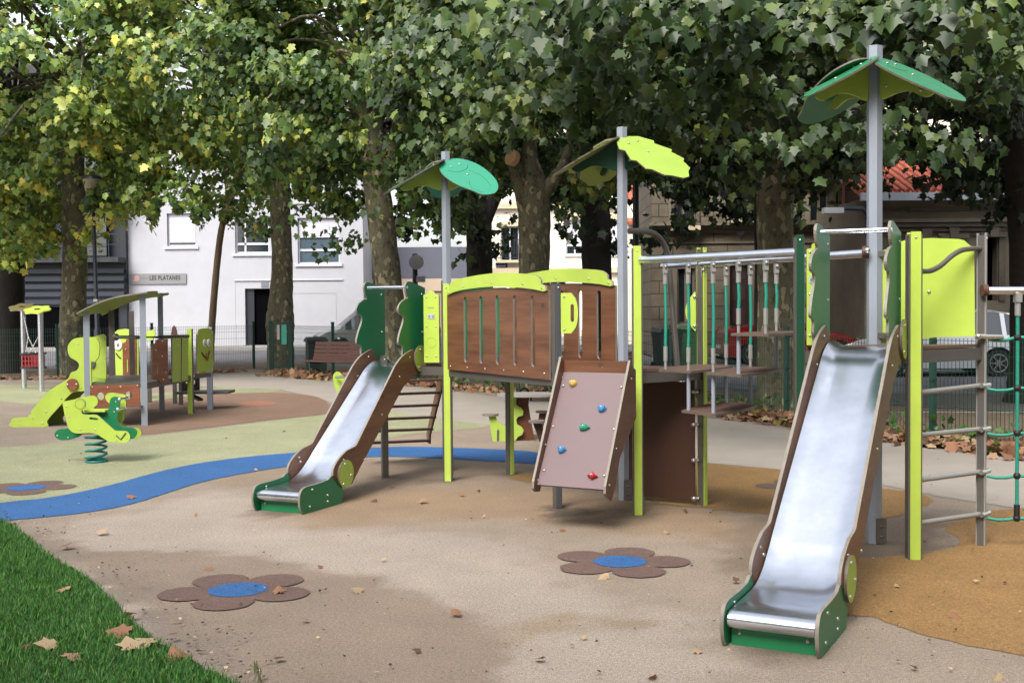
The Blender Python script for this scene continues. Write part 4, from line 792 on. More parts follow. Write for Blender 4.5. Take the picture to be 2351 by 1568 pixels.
# ladder behind tower A
La=np.array(PT(838,1022,8.3*K));Lb_=np.array(PT(983,1016,8.6*K)); Ta=np.array([*P_A2,ZA-.02])+np.array([.02,.05,0]);Tb=np.array([*P_A4,ZA-.02])
lad=None
def cheek(b,t,wd0,wd1):
    b=np.array(b);t=np.array(t); h=t-b; side=np.array([h[0],h[1],0]); side/=np.linalg.norm(side); q=np.array([side[1],-side[0],0])*.009
    pts=[b-side*.02,b+side*.11,b+side*.13+np.array([0,0,.1]),t+side*.12,t-side*.18,b-side*.05+np.array([0,0,.1])]
    mb=MB(); n=len(pts); mb.add([p+q for p in pts]+[p-q for p in pts],[list(range(n)),list(range(n,2*n))[::-1]]+[[i,(i+1)%n,n+(i+1)%n,n+i] for i in range(n)]); return mb
mb=cheek(La,Ta,.1,.2); lad=mb.build('ladder',DBROWN,PS); mb=cheek(Lb_,Tb,.1,.2); mb.build('ladder_cheek',WOOD,lad)
for i in range(6):
    t=.03+i*.155; a=La+(Ta-La)*t;b=Lb_+(Tb-Lb_)*t; mb=MB(); mb.beam(a,b,.10,.022); mb.build('rung',BROWN,lad)
# climbing wall
TL=np.array([*G(1294,854,1.12),1.12]);TR=np.array([*G(1441,857,1.12),1.12]); BL=np.array([*G(1233,1112,.33),.33]);BR=np.array([*G(1390,1124,.33),.33])
mb=MB(); nrm=np.cross(TR-TL,BL-TL); nrm/=np.linalg.norm(nrm); nrm=nrm if nrm[1]<0 else -nrm
mb.add([TL,TR,BR,BL]+[p-nrm*.02 for p in (TL,TR,BR,BL)],[[0,1,2,3],[7,6,5,4],[0,4,5,1],[1,5,6,2],[2,6,7,3],[3,7,4,0]])
def onw(a,b): return TL+(TR-TL)*a+(BL-TL)*b*(1-a)+(BR-TR)*b*a
cw_=mb.build('climbing_wall',MAUVE,PS)
fwd=(BL-TL); fwd[2]=0; fwd/=np.linalg.norm(fwd); out=np.array([TR[0]-TL[0],TR[1]-TL[1],0]); out/=np.linalg.norm(out)
for T_,B_,sg in((TL,BL,-1),(TR,BR,1)):
    fr=Fr(B_[:2]+out[:2]*sg*.012,-fwd[:2]); Lh=float(np.linalg.norm((T_-B_)[:2]))
    g_=Lh/.47; ol=[(-.02,.28),(-.055,.31),(-.05,.36),(Lh-.04,1.22),(Lh+.04,1.16),(Lh+.1,1.14),(Lh+.1,.78),(.22*g_,.52),(.13*g_,.33),(.06*g_,.24)]
    if sg<0: ol=[(-.02,.28),(-.055,.31),(-.05,.36),(Lh-.04,1.24),(Lh+.04,1.2),(Lh+.04,1.02),(.06,.27)]
    mb=MB(); mb.prism(ol,fr,.018,-.009 if sg<0 else -.009,mi=0,ei=1); mb.bolts(fr,[(.02,.36),(.15*g_,.6),(Lh-.02,1.08)],.01,.009,2); mb.build('side_board',[WOOD,EDGE,BOLT],cw_)
mb=MB(); mb.beam(TL+np.array([0,.03,.045]),TR+np.array([0,.03,.045]),.02,.09); 
fr=Fr(TL[:2],(TR-TL)[:2]); mb.build('top_board',WOOD,cw_)
mb=MB()
for a,b in((.05,.13),(.95,.13),(.04,.5),(.96,.5),(.06,.88),(.95,.89),(.3,-.05),(.6,-.05)): 
    c=onw(a,b)+nrm*.003; mb.ball(c,.011,0,(1,1,1),8,4)
mb.build('bolt_row',BOLT,cw_)
for (a,b,m,s_,sh) in((.2,.11,HY,.034,0),(.73,.33,HB,.034,1),(.52,.5,HT,.036,2),(.26,.70,HB,.033,1),(.79,.905,HR,.034,3)):
    c=onw(a,b)+nrm*.012; mb=MB(); U_=(TR-TL)/np.linalg.norm(TR-TL); V_=np.cross(nrm,U_)
    k=9 if sh in(0,1) else (6 if sh==2 else 4); pts=[]
    for ring,(rr,hh_) in enumerate(((1.,-.012),(.92,.012),(.5,.026))):
        for i in range(k):
            t=2*math.pi*i/k; q=rr*(1+.12*math.sin(3*t+sh)); ex=1.25 if sh>=2 else 1.; pts.append(c+s_*q*(ex*math.cos(t)*U_+.85*math.sin(t)*V_)+nrm*hh_)
    mb.add(pts,[[r*k+i,r*k+(i+1)%k,(r+1)*k+(i+1)%k,(r+1)*k+i] for r in(0,1) for i in range(k)]+[[2*k+i for i in range(k)]],0,sh<2)
    if sh==1: mb.beam(c-U_*s_*.8+nrm*.024,c+U_*s_*.8+nrm*.024,.012,.016)
    ho=mb.build('climbing_hold',m,cw_); mb=MB(); mb.ball(c+nrm*.027,.008,0,(1,1,1),8,4); mb.build('hold_bolt',BOLT,ho)
# brown screen under deck B
f=frAB((P_B2[0]+.05,P_B2[1]),P_D); Ls=math.dist((P_B2[0]+.05,P_B2[1]),P_D); mb=MB(); mb.prism(hole_rect(.0,.04,Ls-.06,ZB-.1),f,.015,-.0); mb.build('screen_panel',DBROWN,PS)
f2=Fr(P_D,(1,-.1))
for z in (.06,.37,.66,.93): mb=MB(); mb.ball(f2.p3(-.07,z,.03),.02,0); mb.tube([f2.p3(-.09,z,.02),f2.p3(-.03,z,.02)],.014,6); mb.build('panel_bracket',BOLT,PS)
# curved pole
mb=MB(); q=[PT(1444,531,6.75*K),PT(1480,531,6.8*K),PT(1508,541,6.85*K),PT(1528,570,6.9*K),PT(1537,620,6.9*K),PT(1545,720,6.9*K),PT(1555,840,6.9*K),PT(1568,1000,6.9*K),PT(1574,1085,6.9*K)]
mb.tube(smooth(q,5,False),.026,10); mb.build('curved_pole',GALV,PS)
# hanging steps
zr=2.1; C_=np.array(P_C);E3_=np.array(P_E3);D_=np.array(P_D);E1_=np.array(P_E1)
zc0=ztop(P_C,1478,597); zc1=ztop(P_E3,1842,579); zd1=ztop(P_E1,1992,580)
mb=MB(); mb.tube([(*(C_+(E3_-C_)*.03),zc0),(*E3_,zc1)],.03,12); mb.build('overhead_rail',STEEL,PS)
Rr0=E1_-(E1_-D_)*1.28; mb=MB(); mb.tube([(*Rr0,zd1-.01),(*E1_,zd1)],.03,12); rl=mb.build('overhead_rail',STEEL,PS)
mb=MB(); mb.tube([(E1_[0]-.09,E1_[1]-.02,zd1),(E1_[0]-.05,E1_[1]-.03,zd1)],.042,8); mb.ball((E1_[0]-.07,E1_[1]-.07,zd1+.01),.022,1); mb.build('clamp',[M('clamp_brown',srgb(92,56,44),.6),BOLT],rl)
fk=[.203,.358,.516,.669,.823]; rk=[.005,.162,.318,.476,.63]
def fpt(k,z): p=C_+(E3_-C_)*k; return np.array([p[0],p[1],z])
def rpt(k,z): p=D_+(E1_-D_)*k; return np.array([p[0],p[1],z])
zf=[ZB+.02,.86,1.15,1.43]
def zstep(i): return zf[i]
for i in range(5):
    hi=max(zf[j] for j in (i-1,i) if 0<=j<4); lo=min(zf[j] for j in(i-1,i) if 0<=j<4)
    for fn,ks in((fpt,fk),(rpt,rk)):
        k=ks[i]; zt_=(zc0+(zc1-zc0)*k if fn is fpt else zd1)-.03
        mb=MB(); mb.tube([fn(k,zt_-.14),fn(k+.004,(zt_+hi)/2),fn(k,hi+.15)],.0115,8); rp=mb.build('step_rope',ROPE,PS)
        mb=MB(); mb.box(fn(k,zt_-.045),(.03,.05,.07)); mb.tube([fn(k,zt_-.16),fn(k,zt_-.07)],.017,8); mb.ball(fn(k,zt_-.03)+np.array([0,-.03,0]),.012); mb.build('rope_ferrule',FERR,rp); mb=MB(); mb.tube([fn(k,hi+.17),fn(k,hi+.06)],.016,8); mb.tube([fn(k,hi+.065),fn(k,hi)],.011,8); mb.build('rope_ferrule',FERR,rp)
        if hi-lo>.05: mb=MB(); mb.tube([fn(k,hi),fn(k,lo-.01)],.0145,8); mb.build('spacer_tube',ALU,rp)
for i in range(4):
    z=zf[i]; a=fpt(fk[i]-.03,z);b=fpt(fk[i+1]+.03,z);c=rpt(rk[i+1]+.03,z);d=rpt(rk[i]-.03,z)
    dv=(a-d);dv/=np.linalg.norm(dv); a1=a+dv*.05;b1=b+dv*.05;c1=c-dv*.05;d1=d-dv*.05
    ctr=(a1+b1+c1+d1)/4; m1=(b1+c1)/2+((b1+c1)/2-ctr)*.25; m0=(d1+a1)/2+((d1+a1)/2-ctr)*.25
    pts=[a1,b1,m1,c1,d1,m0]; n=6; mb=MB()
    mb.add(pts+[p-np.array([0,0,.018]) for p in pts],[list(range(n)),list(range(n,2*n))[::-1]]); mb.add(pts+[p-np.array([0,0,.018]) for p in pts],[[j,(j+1)%n,n+(j+1)%n,n+j] for j in range(n)],1)
    mb.build('hanging_step',[BROWN,EDGED],PS)
# small chain under deck B
mb=MB(); 
for i in range(9):
    t=i/8; p=PT(1540+50*t,868+8*math.sin(math.pi*t),6.35*K); mb.ball(p,.012,0,(1.3,.6,.6),6,4)
mb.build('safety_chain',CHAIN,PS)
# tower E back panel and rails
f=frAB(P_E1,P_E4); T=lambda *p:f.sz(*p)
pn=[T(2020,790),T(2020,583),T(2028,575),T(2050,566),T(2065,556),T(2085,549),T(2140,547),T(2200,549),T(2213,552),T(2224,562),T(2236,570),T(2238,772),T(2150,774)]
mb=MB(); mb.prism(pn,f,.018,-.01,mi=0,ei=1); mb.bolts(f,[T(2132,670)],.009,.012,2); o=mb.build('back_panel',[LIME,EDGE,BOLT],PS)
mb=MB()
for q in (T(2026,583),T(2026,770)): mb.box(f.p3(q[0],q[1],.03),(.09,.03,.035),math.atan2(f.u[1],f.u[0])); mb.ball(f.p3(q[0]+.03,q[1],.05),.018)
mb.build('panel_bracket',GALV,o)
f=frAB(P_E2,P_E4)
cv=smooth([f.sz(2113,623),f.sz(2136,622),f.sz(2160,610),f.sz(2185,588),f.sz(2205,576),f.sz(2225,572),f.sz(2252,571)],5,False)
mb=MB(); mb.tube([f.p3(s,z,.0) for s,z in cv],.017,10); mb.build('hand_rail',GALV,PS)
bars=[((2115,900),(2250,885)),((2115,997),(2250,985)),((2115,1100),(2250,1083)),((2115,1198),(2250,1180))]
for a,b in bars:
    sa_,sb_=f.sz(*a),f.sz(*b); mb=MB(); mb.tube([f.p3(0.02,sa_[1]-.003,0),f.p3(sb_[0],sb_[1],0)],.0165,10); o=mb.build('ladder_bar',FERR,PS)
    mb=MB(); mb.tube([f.p3(sb_[0]-.03,sb_[1],.03),f.p3(sb_[0]+.1,sb_[1],.0)],.017,8); mb.build('bar_clamp',BOLT,o)
# rope net at right
N0=np.array(P_E4); ND=np.array([.86,-.36]); zr_=ztop(P_E4,2258,667)
mb=MB(); mb.tube([(*N0,zr_),(*(N0+ND*1.6),zr_-.02)],.026,12); nr=mb.build('net_rail',STEEL,PS); mb=MB(); mb.tube([(N0[0]-.02,N0[1]-.05,zr_),(N0[0]+.015,N0[1]-.05,zr_)],.04,10); mb.build('clamp',MATS['clamp_brown'],nr)
post((N0[0]+ND[0]*1.6,N0[1]+ND[1]*1.6),2.1,.1,(LIME,))
zs=[PT(2300,y,P_E4[1])[2] for y in (774,889,991,1088,1184)]
for dx in (.235,.7,1.15):
    p=N0+ND*dx; mb=MB(); mb.tube([(*p,zr_-.12),(*p,zs[-1])],.0125,8); o=mb.build('net_rope',ROPE,PS); mb=MB(); mb.box((*p,zr_-.05),(.04,.05,.06)); mb.tube([(*p,zr_-.06),(*p,zr_-.17)],.02,8); mb.build('rope_ferrule',FERR,o)
    for z in zs:
        mb=MB(); mb.ball((*p,z),.024,0,(1.1,1,1))
        if z==zs[-1]: mb.tube([(*p,zs[-1]),(*p,zs[-1]+.09)],.02,8)
        mb.build('rope_knot',BLACK,o)
for z in zs:
    mb=MB(); mb.tube([(*(N0+ND*t),z-(.02*math.sin(t/.235*math.pi)if t<.235 else 0)) for t in (.04,.1,.17,.235,.6,.7,1.15,1.6)],.0105,8); mb.build('net_rope',ROPE,PS)
mb=MB(); z=PT(2245,772,P_E4[1])[2]; mb.tube([(N0[0]-.06,N0[1]-.05,z),(N0[0]+.12,N0[1]-.05,z-.005)],.017,8); mb.ball((N0[0]-.05,N0[1]-.07,z),.02); mb.build('panel_clamp',BOLT,PS)
# ------------------------------------------------------------------ toddler playhouse
Y0=11.3*K; PH=thing('toddler_playhouse','small playhouse with wavy lime roof, little slide and smiling face panels','playhouse',(PT(330,900,Y0)[0],Y0,0))
c1=lambda x,y:(.3514*x,612.2+.3514*y); r2=lambda x,y:(153+.2109*x,661+.2109*y)
PF1=PT(203,980,11.3*K)[:2];PF2=G(332,977);PF3=G(439,949.5);PF4=G(483,941);PF7=G(372,944);PF5=(PF1[0]+PF7[0]-PF2[0],PF1[1]+PF7[1]-PF2[1])
def p2(P,px,py,ang=0,m=ALU,w=.085):
    zt_=PT(px,py,P[1])[2]; mb=MB(); mb.box((P[0],P[1],zt_/2),(w,w,zt_),ang); return mb.build('post',m,PH)
p2(PF1,197,717,.3);p2(PF2,327,674,.3);o=p2(PF3,437,755,.1,GALV); 
mb=MB(); zt_=PT(437,755,PF3[1])[2]; mb.box((PF3[0],PF3[1]-.05,zt_/2),(.075,.012,zt_),.1); mb.build('post_cover',LIME,o)
p2(PF4,485,751,.1);p2(PF7,369,672,.3,ALU);p2(PF5,257,714,.3,GALV)
P6=PT(304,860,13.4*K)[:2]; p2(P6,304,714,.3,GALV)
for px,py,Yy in ((402,928,14*K),(416,934,13.8*K),(344,921,14.2*K)): P_=PT(px,py,Yy)[:2]; p2(P_,px,870,.2,GALV,.07)
# roof
zA,zBb=PT(197,717,PF1[1])[2],PT(327,674,PF2[1])[2]
e=np.array(PF2)-np.array(PF1); g=np.array(PF5)-np.array(PF1)
def roofp(s,t,dz=0):
    p=np.array(PF1)+e*s+g*t; return (p[0],p[1],zA+(zBb-zA)*s+.05*math.sin(3.1*s+.4)+.03+dz)
mb=MB(); rows=[];rows2=[]
for j in range(13):
    t=j/12*1.14-.07; s0=-.16-.05*math.sin(t*7);s1=1.15+.06*math.sin(t*9); rows.append([roofp(s0+(s1-s0)*i/16,t) for i in range(17)]); rows2.append([roofp(s0+(s1-s0)*i/16,t,-.02) for i in range(17)])
mb.sheet(rows);mb.sheet(rows2); ring=lambda r:[q for q in r[0]]+[x[-1] for x in r[1:]]+r[-1][::-1][1:]+[x[0] for x in r[::-1]][1:-1]
a,b=ring(rows),ring(rows2); n=len(a); mb.add(a+b,[[i,(i+1)%n,n+(i+1)%n,n+i] for i in range(n)],1); mb.build('roof',[M('roof_lime_mat',srgb(142,166,52),.6,noise=(2,.1)),EDGE],PH)
# deck and board
f=frY(Y0); zd=PT(265,882,Y0)[2]
mb=MB(); cs=[PF1,PF2,PF3,PF7,PF5]; n=5; mb.add([(x,y,zd) for x,y in cs]+[(x,y,zd-.05) for x,y in cs],[list(range(n)),list(range(n,2*n))[::-1]]+[[i,(i+1)%n,n+(i+1)%n,n+i] for i in range(n)]); mb.build('deck',GALV,PH)
bd=[f.sz(*c1(x,y)) for x,y in((598,775),(918,768),(922,905),(590,920))]
mb=MB(); mb.prism(bd,f,.018,.03,holes=[ell(*f.sz(*c1(665,845)),.052,.055,20),ell(*f.sz(*c1(847,838)),.05,.055,20)],mi=0,ei=1); mb.bolts(f,[f.sz(*c1(x,y)) for x,y in((612,785),(712,788),(797,785),(905,775))],.048,.012,2); mb.build('front_board',[WOODR,EDGED,BOLT],PH)
mb=MB(); mb.prism([f.sz(*c1(x,y)) for x,y in((575,922),(940,906),(930,918),(590,935))],f,.16,-.05); mb.build('bench_shelf',EDGED,PH)
# slide
sp=[(80,1045),(78,1010),(88,990),(130,984),(200,978),(212,940),(260,880),(340,800),(430,745),(455,722),(470,690),(500,680),(518,660),(520,635),(500,612),(462,590),(448,550),(452,510),(485,472),(540,462),(600,460),(640,478),(655,515),(650,580),(625,620),(600,625),(600,800),(545,812),(490,818),(450,845),(400,905),(340,970),(312,1010),(303,1048)]
ol=smooth([f.sz(*c1(*p)) for p in sp],3)
mb=MB(); mb.prism(ol,f,.03,0,mi=0,ei=0); mb.bolts(f,[f.sz(*c1(*p)) for p in((128,1000),(216,990),(306,946),(405,860),(282,1020),(515,505),(535,790))],.03,.012,1); so=mb.build('slide',[LIME,BOLT],PH)
mb=MB(); mb.prism(ell(*f.sz(*c1(482,769)),.082,.085,26),f,.03,.031,mi=0); mb.bolts(f,[f.sz(*c1(*p)) for p in((452,768),(510,766))],.061,.015,1); mb.build('disc',[WOODR,BOLT],so)
mb=MB(); low=[p for p in ol if p[1]<zd+.1]; mb.prism(low,f,.03,-.55,mi=0,ei=0); mb.build('far_side',LIMED,so)
ch=[f.sz(*c1(*p)) for p in((85,1015),(200,1005),(250,930),(340,850),(440,775),(545,765))]; mb=MB()
mb.sheet([[f.p3(s,z,0),f.p3(s,z,-.55)] for s,z in smooth(ch,4,False)]); mb.build('chute',STEEL,so)
# side panels of house
f5=frY(12.0*K)
pp=[f5.sz(*c1(*p)) for p in((600,770),(600,462),(640,450),(680,440),(697,455),(697,758))]; mb=MB(); mb.prism(pp,f5,.02,0,mi=0,ei=1); mb.bolts(f5,[f5.sz(*c1(*p)) for p in((685,470),(685,595),(685,735),(615,745))],.02,.012,2); mb.build('side_panel',[LIME,EDGE,BOLT],PH)
mb=MB(); mb.prism([f5.sz(*c1(*p)) for p in((598,622),(628,622),(628,645),(612,662),(598,665))],f5,.02,.022); mb.build('dark_inset',PGREY,PH)
f6=frY(Y0+.02)
mb=MB(); mb.prism(slot(f6.sz(*c1(632,540))[0],f6.sz(*c1(632,585))[1],f6.sz(*c1(632,495))[1],.045),f6,.004,.03); mb.build('grip_slot',LIMED,PH)
# bowed railing from F2 to F3
f=frAB(PF2,PF3)
def pnl(name,fr,pts,mats,off=.02,holes=(),bolts=(),conv=c1,sm=0,par=None):
    ol=[fr.sz(*conv(*p)) for p in pts]; ol=smooth(ol,sm) if sm else ol
    mb=MB(); mb.prism(ol,fr,.02,off,holes=[[fr.sz(*conv(*q)) for q in h] for h in holes],mi=0,ei=1); mb.bolts(fr,[fr.sz(*conv(*q)) for q in bolts],off+.02,.013,2); return mb.build(name,[*mats,BOLT],par or PH)
pnl('brown_panel',f,[(978,520),(990,505),(1003,500),(1005,478),(1080,472),(1082,760),(1035,760),(1020,742),(978,735)],(WOODR,EDGED),holes=[[(1010,620),(1017,620),(1015,700),(1008,700)]],bolts=[(1044,487),(1000,545),(1042,585),(1065,690),(1050,738)])
pnl('lime_panel',f,[(1108,468),(1165,465),(1165,750),(1112,755)],(LIMED,EDGED),bolts=[(1137,476),(1146,512),(1124,585),(1146,608),(1140,735)])
pnl('lime_panel',f,[(1173,465),(1215,465),(1213,742),(1170,748)],(LIMED,EDGED),bolts=[(1192,475),(1188,510),(1203,572),(1195,725)])
mb=MB(); zz=lambda py:PT(*c1(1050,py),12.0*K)[2]
mb.beam((PF2[0],PF2[1],zd-.03),(PF3[0],PF3[1],zd-.03),.04,.09); mb.build('deck_beam',GALV,PH)
mb=MB(); mb.tube([PT(*c1(755,460),12.9*K),PT(*c1(900,462),11.9*K),PT(*c1(1060,460),11.8*K),PT(*c1(1228,455),12.5*K)],.028,8); mb.ball(PT(*c1(757,460),12.88*K),.06); mb.build('hand_rail',M('rail_dark',srgb(92,88,80),.5,.4),PH)
f7=frY(13.6*K)
pnl('brown_panel',f7,[(805,500),(825,492),(830,475),(895,468),(897,745),(845,745),(830,722),(808,722)],(WOODR,EDGED),holes=[[(832,605),(839,605),(839,688),(832,688)]],bolts=[(826,540),(864,577),(880,680)])
pnl('lime_panel',f7,[(900,470),(912,470),(912,750),(900,750)],(LIME,EDGE))
f8=frY(14.6*K)
face=pnl('face_panel',f8,[(755,430),(775,412),(820,406),(865,412),(882,440),(882,700),(760,712)],(LIME,EDGE),sm=0)
def eyes(fr,es,mouth,par,off):
    for x,y,r in es:
        mb=MB(); mb.prism(ell(*fr.sz(*c1(x,y)),r*.75,r,18),fr,.02,off); mb.build('eye',WHITEP,par)
        mb=MB(); mb.prism(ell(*fr.sz(*c1(x+1,y+4)),r*.2,r*.3,10),fr,.006,off+.02); mb.build('pupil',M('pupil_grey',srgb(120,116,108),.5),par)
    mb=MB(); mb.tube([fr.p3(*fr.sz(*c1(*p)),off+.004) for p in mouth],.012,6); mb.build('mouth',DBROWN,par)
eyes(f8,[(777,508,.1)],[(765,565),(775,583),(795,600)],face,.04)
f9=frAB(PF3,PF4); 
face=pnl('face_panel',f9,[(1268,692),(1268,440),(1278,415),(1300,404),(1345,402),(1365,410),(1376,440),(1376,680)],(M('lime_shade',srgb(166,192,68),.5,noise=(2,.08)),EDGE),off=.03,bolts=[(1275,442),(1370,430),(1275,690),(1370,675)])
eyes(f9,[(1314,500,.062),(1341,498,.062)],[(1297,560),(1308,580),(1322,592),(1337,585),(1348,552)],face,.052)
mb=MB(); mb.prism(ell(*f9.sz(*c1(1329,588)),.03,.055,14),f9,.02,.06); mb.build('nose',WOODR,face)
pnl('deck_edge',f9,[(1266,700),(1378,690),(1378,716),(1266,732)],(GALV,GALV),off=.02)
pnl('under_panel',f9,[(1262,735),(1372,718),(1372,806),(1262,815)],(M('under_brown',srgb(46,30,22),.6),EDGED),off=-.2,holes=[[(c_+9*math.cos(t),y_+17*math.sin(t)) for t in np.linspace(0,5.9,12)] for c_,y_ in((1291,750),(1338,752))])
f10=frY(14.9*K); pnl('lime_panel',f10,[(955,430),(1010,408),(1020,440),(1000,480),(990,480),(955,480)],(LIME,EDGE)); pnl('brown_spire',f10,[(1122,445),(1126,405),(1140,382),(1152,395),(1160,420),(1162,445)],(DBROWN,EDGED))
mb=MB(); a=PT(*c1(1290,815),13.4*K);b=PT(*c1(1400,810),13.2*K); mb.box(((a[0]+b[0])/2,13.3*K,a[2]),(b[0]-a[0]+.5,.5,.04)); mb.beam(PT(*c1(1240,835),13.3*K),PT(*c1(1310,870),13.2*K),.1,.04); mb.build('rear_step',M('step_grey',srgb(92,92,90),.6),PH)
# ------------------------------------------------------------------ spring rider
Ys=8.55*K; SR=thing('spring_rider','lime and green bird shaped spring rider on a teal coil spring','spring rider',(PT(222,1050,Ys)[0],Ys,0))
fs=frY(Ys-.12); rc=lambda x,y:(.15624*x,857.1+.15624*y)
ol=smooth([fs.sz(*rc(*p)) for p in[(930,440),(945,410),(1000,400),(1110,380),(1180,368),(1240,390),(1265,440),(1255,500),(1215,535),(1205,560),(1225,595),(1300,605),(1400,603),(1450,620),(1520,680),(1600,750),(1680,820),(1720,840),(1850,845),(1905,880),(1920,940),(1890,1000),(1830,1015),(1700,1010),(1600,990),(1530,950),(1450,900),(1380,878),(1300,872),(1200,878),(1120,875),(1060,850),(1010,790),(985,700),(960,600),(940,500)]],3)
hs=[fs.sz(*rc(*p)) for p in((1325,645),(1345,640),(1440,655),(1455,668),(1440,685),(1340,675),(1322,662))]
mb=MB(); mb.prism(ol,fs,.02,0,holes=[hs],mi=0,ei=1); mb.bolts(fs,[fs.sz(*rc(*p)) for p in((985,480),(1015,628),(1187,822),(1410,818),(1718,988),(1875,950))],.02,.009,2); sd=mb.build('front_side',[LIME,EDGE,BOLT],SR)
ol2=[(p[0]+.03,p[1]+.01) for p in ol]; fb=frY(Ys+.16); mb=MB(); mb.prism(ol2,fb,.02,0,mi=0,ei=1); mb.build('rear_side',[LIME,EDGE],SR)
mb=MB(); mb.tube([fs.p3(*fs.sz(*rc(*p)),.024) for p in((1720,905),(1785,965),(1860,870))],.008,5); mb.tube([fs.p3(fs.sz(*rc(1185,450))[0]+.052*math.cos(t),fs.sz(*rc(1185,450))[1]+.052*math.sin(t),.021) for t in np.linspace(0,6.28,22)],.002,4); mb.build('engraving',EDGED,sd)
fm=frY(Ys); gp=[(1215,540),(1240,575),(1400,560),(1480,548),(1600,568),(1612,480),(1630,390),(1660,350),(1720,340),(1765,365),(1772,420),(1750,560),(1732,650),(1750,720),(1800,775),(1870,788),(1960,792),(2012,840),(2012,900),(1970,950),(1880,960),(1760,930),(1600,900),(1400,860),(1240,880),(1180,920),(1060,965),(950,978),(870,965),(820,920),(820,870),(860,825),(930,810),(1010,800),(1180,700),(1200,600)]
mb=MB(); mb.prism(smooth([fm.sz(*rc(*p)) for p in gp],3),fm,.024,0,mi=0,ei=1); mb.bolts(fm,[fm.sz(*rc(*p)) for p in((855,912),(1012,940),(1712,415),(1688,562))],.024,.009,2); mb.build('middle_body',[GREEN,EDGE,BOLT],SR)
fb2=frY(Ys+.1); bp_=[(1555,345),(1580,300),(1640,283),(1740,295),(1830,310),(1866,345),(1868,400),(1850,540),(1830,660),(1790,722),(1735,720),(1735,560),(1700,440),(1625,440),(1575,400)]
mb=MB(); mb.prism(smooth([fb2.sz(*rc(*p)) for p in bp_],3),fb2,.02,0,mi=0,ei=1); mb.build('seat_back',[LIME,EDGE],SR)
mb=MB(); mb.box((fm.sz(*rc(1430,560))[0],Ys+.02,fm.sz(*rc(1480,545))[1]),(.22,.2,.02)); mb.build('seat',LIME,SR)
mb=MB()
for p in((1815,372),(1790,515)): q=fm.p3(*fm.sz(*rc(*p)),.0); mb.tube([(q[0],q[1]-.12,q[2]),(q[0],q[1]+.12,q[2])],.016,8); mb.ball((q[0],q[1]-.12,q[2]),.022)
mb.build('grab_bar',STEEL,SR)
mb=MB(); cx=PT(221,1050,Ys)[0]; z0=.015;z1=fm.sz(*rc(1300,905))[1]+.02; nturn=4.2; pts=[(cx+.105*math.cos(t)+(.0),Ys+.105*math.sin(t),z0+(z1-z0)*t/(nturn*2*math.pi)) for t in np.linspace(0,nturn*2*math.pi,110)]
mb.tube(pts,.0135,8); mb.tube([(cx+.105*math.cos(t),Ys+.105*math.sin(t),z0) for t in np.linspace(0,6.28,26)],.0135,8); mb.build('coil_spring',M('spring_teal',srgb(8,118,112),.4,bump=(60,.1)),SR)
mb=MB(); mb.box((cx,Ys,z1+.01),(.24,.2,.02)); mb.build('spring_plate',GALV,SR)
# ------------------------------------------------------------------ toddler swing
SW=thing('toddler_swing','toddler swing with red cradle seat between two steel posts topped by flower discs','swing',(*G(56,892),0))
S1=G(56,892);S2=G(96,899)
def ps(P,px,py): zt_=PT(px,py,P[1])[2]; mb=MB(); mb.tube([(*P,0),(*P,zt_)],.055,14); mb.build('post',STEEL,SW); return zt_
z1=ps(S1,55,710);z2=ps(S2,91,716)
def cap(P,z,m,dx):
    mb=MB(); n=48; top=[(P[0]+dx+(.25+.03*math.cos(6*t))*math.cos(t),P[1]+(.25+.03*math.cos(6*t))*math.sin(t)) for t in np.linspace(0,2*math.pi,n,endpoint=False)]
    tl=lambda y:-.3*(P[1]-y); mb.add([(x,y,z+tl(y)+.03) for x,y in top]+[(x,y,z+.055+tl(y)) for x,y in top],[list(range(n))[::-1],list(range(n,2*n))]+[[i,(i+1)%n,n+(i+1)%n,n+i] for i in range(n)]); mb.tube([(P[0]+dx,P[1],z+.04),(P[0]+dx,P[1],z+.07)],.06,12,1); mb.build('flower_cap',[m,DBROWN],SW)
cap(S1,z1,M('cap_olive',srgb(120,112,70),.6),-.02);cap(S2,z2,LIME,-.06)
Sc=(np.array(S1)+np.array(S2))/2+np.array([-.02,.1]); zs_=PT(75,828,Sc[1])[2]
def chain(a,b):
    mb=MB(); a=np.array(a);b=np.array(b); n=int(np.linalg.norm(b-a)/.045); 
    for i in range(n): t=(i+.5)/n; mb.ball(a+(b-a)*t,.018,0,(.7,.7,1.3) if i%2 else (.9,.5,1.3),6,4)
    mb.build('chain',CHAIN,SW)
m1=(Sc[0]-.10,Sc[1],zs_+.5);m2=(Sc[0]+.12,Sc[1],zs_+.5)
chain((*S1,z1-.05),m1);chain((S2[0]-.05,S2[1],z2-.05),m2); chain(m1,(Sc[0]-.16,Sc[1],zs_+.17));chain(m1,(Sc[0]+.1,Sc[1]-.1,zs_+.15));chain(m2,(Sc[0]-.06,Sc[1]-.1,zs_+.13));chain(m2,(Sc[0]+.17,Sc[1],zs_+.17))
mb=MB(); w,d,h=.17,.15,.13
for x in np.linspace(-w,w,6): mb.beam((Sc[0]+x,Sc[1]-d,zs_-h),(Sc[0]+x,Sc[1]-d,zs_+h),.03,.02)
for x in (-w,w): mb.box((Sc[0]+x,Sc[1],zs_),(.02,2*d,2*h))
for z in (-.1,0,.1): mb.beam((Sc[0]-w,Sc[1]-d,zs_+z),(Sc[0]+w,Sc[1]-d,zs_+z),.025,.02)
mb.box((Sc[0],Sc[1]+d,zs_),(2*w,.02,2*h)); se=mb.build('cradle_seat',RED,SW); mb=MB()
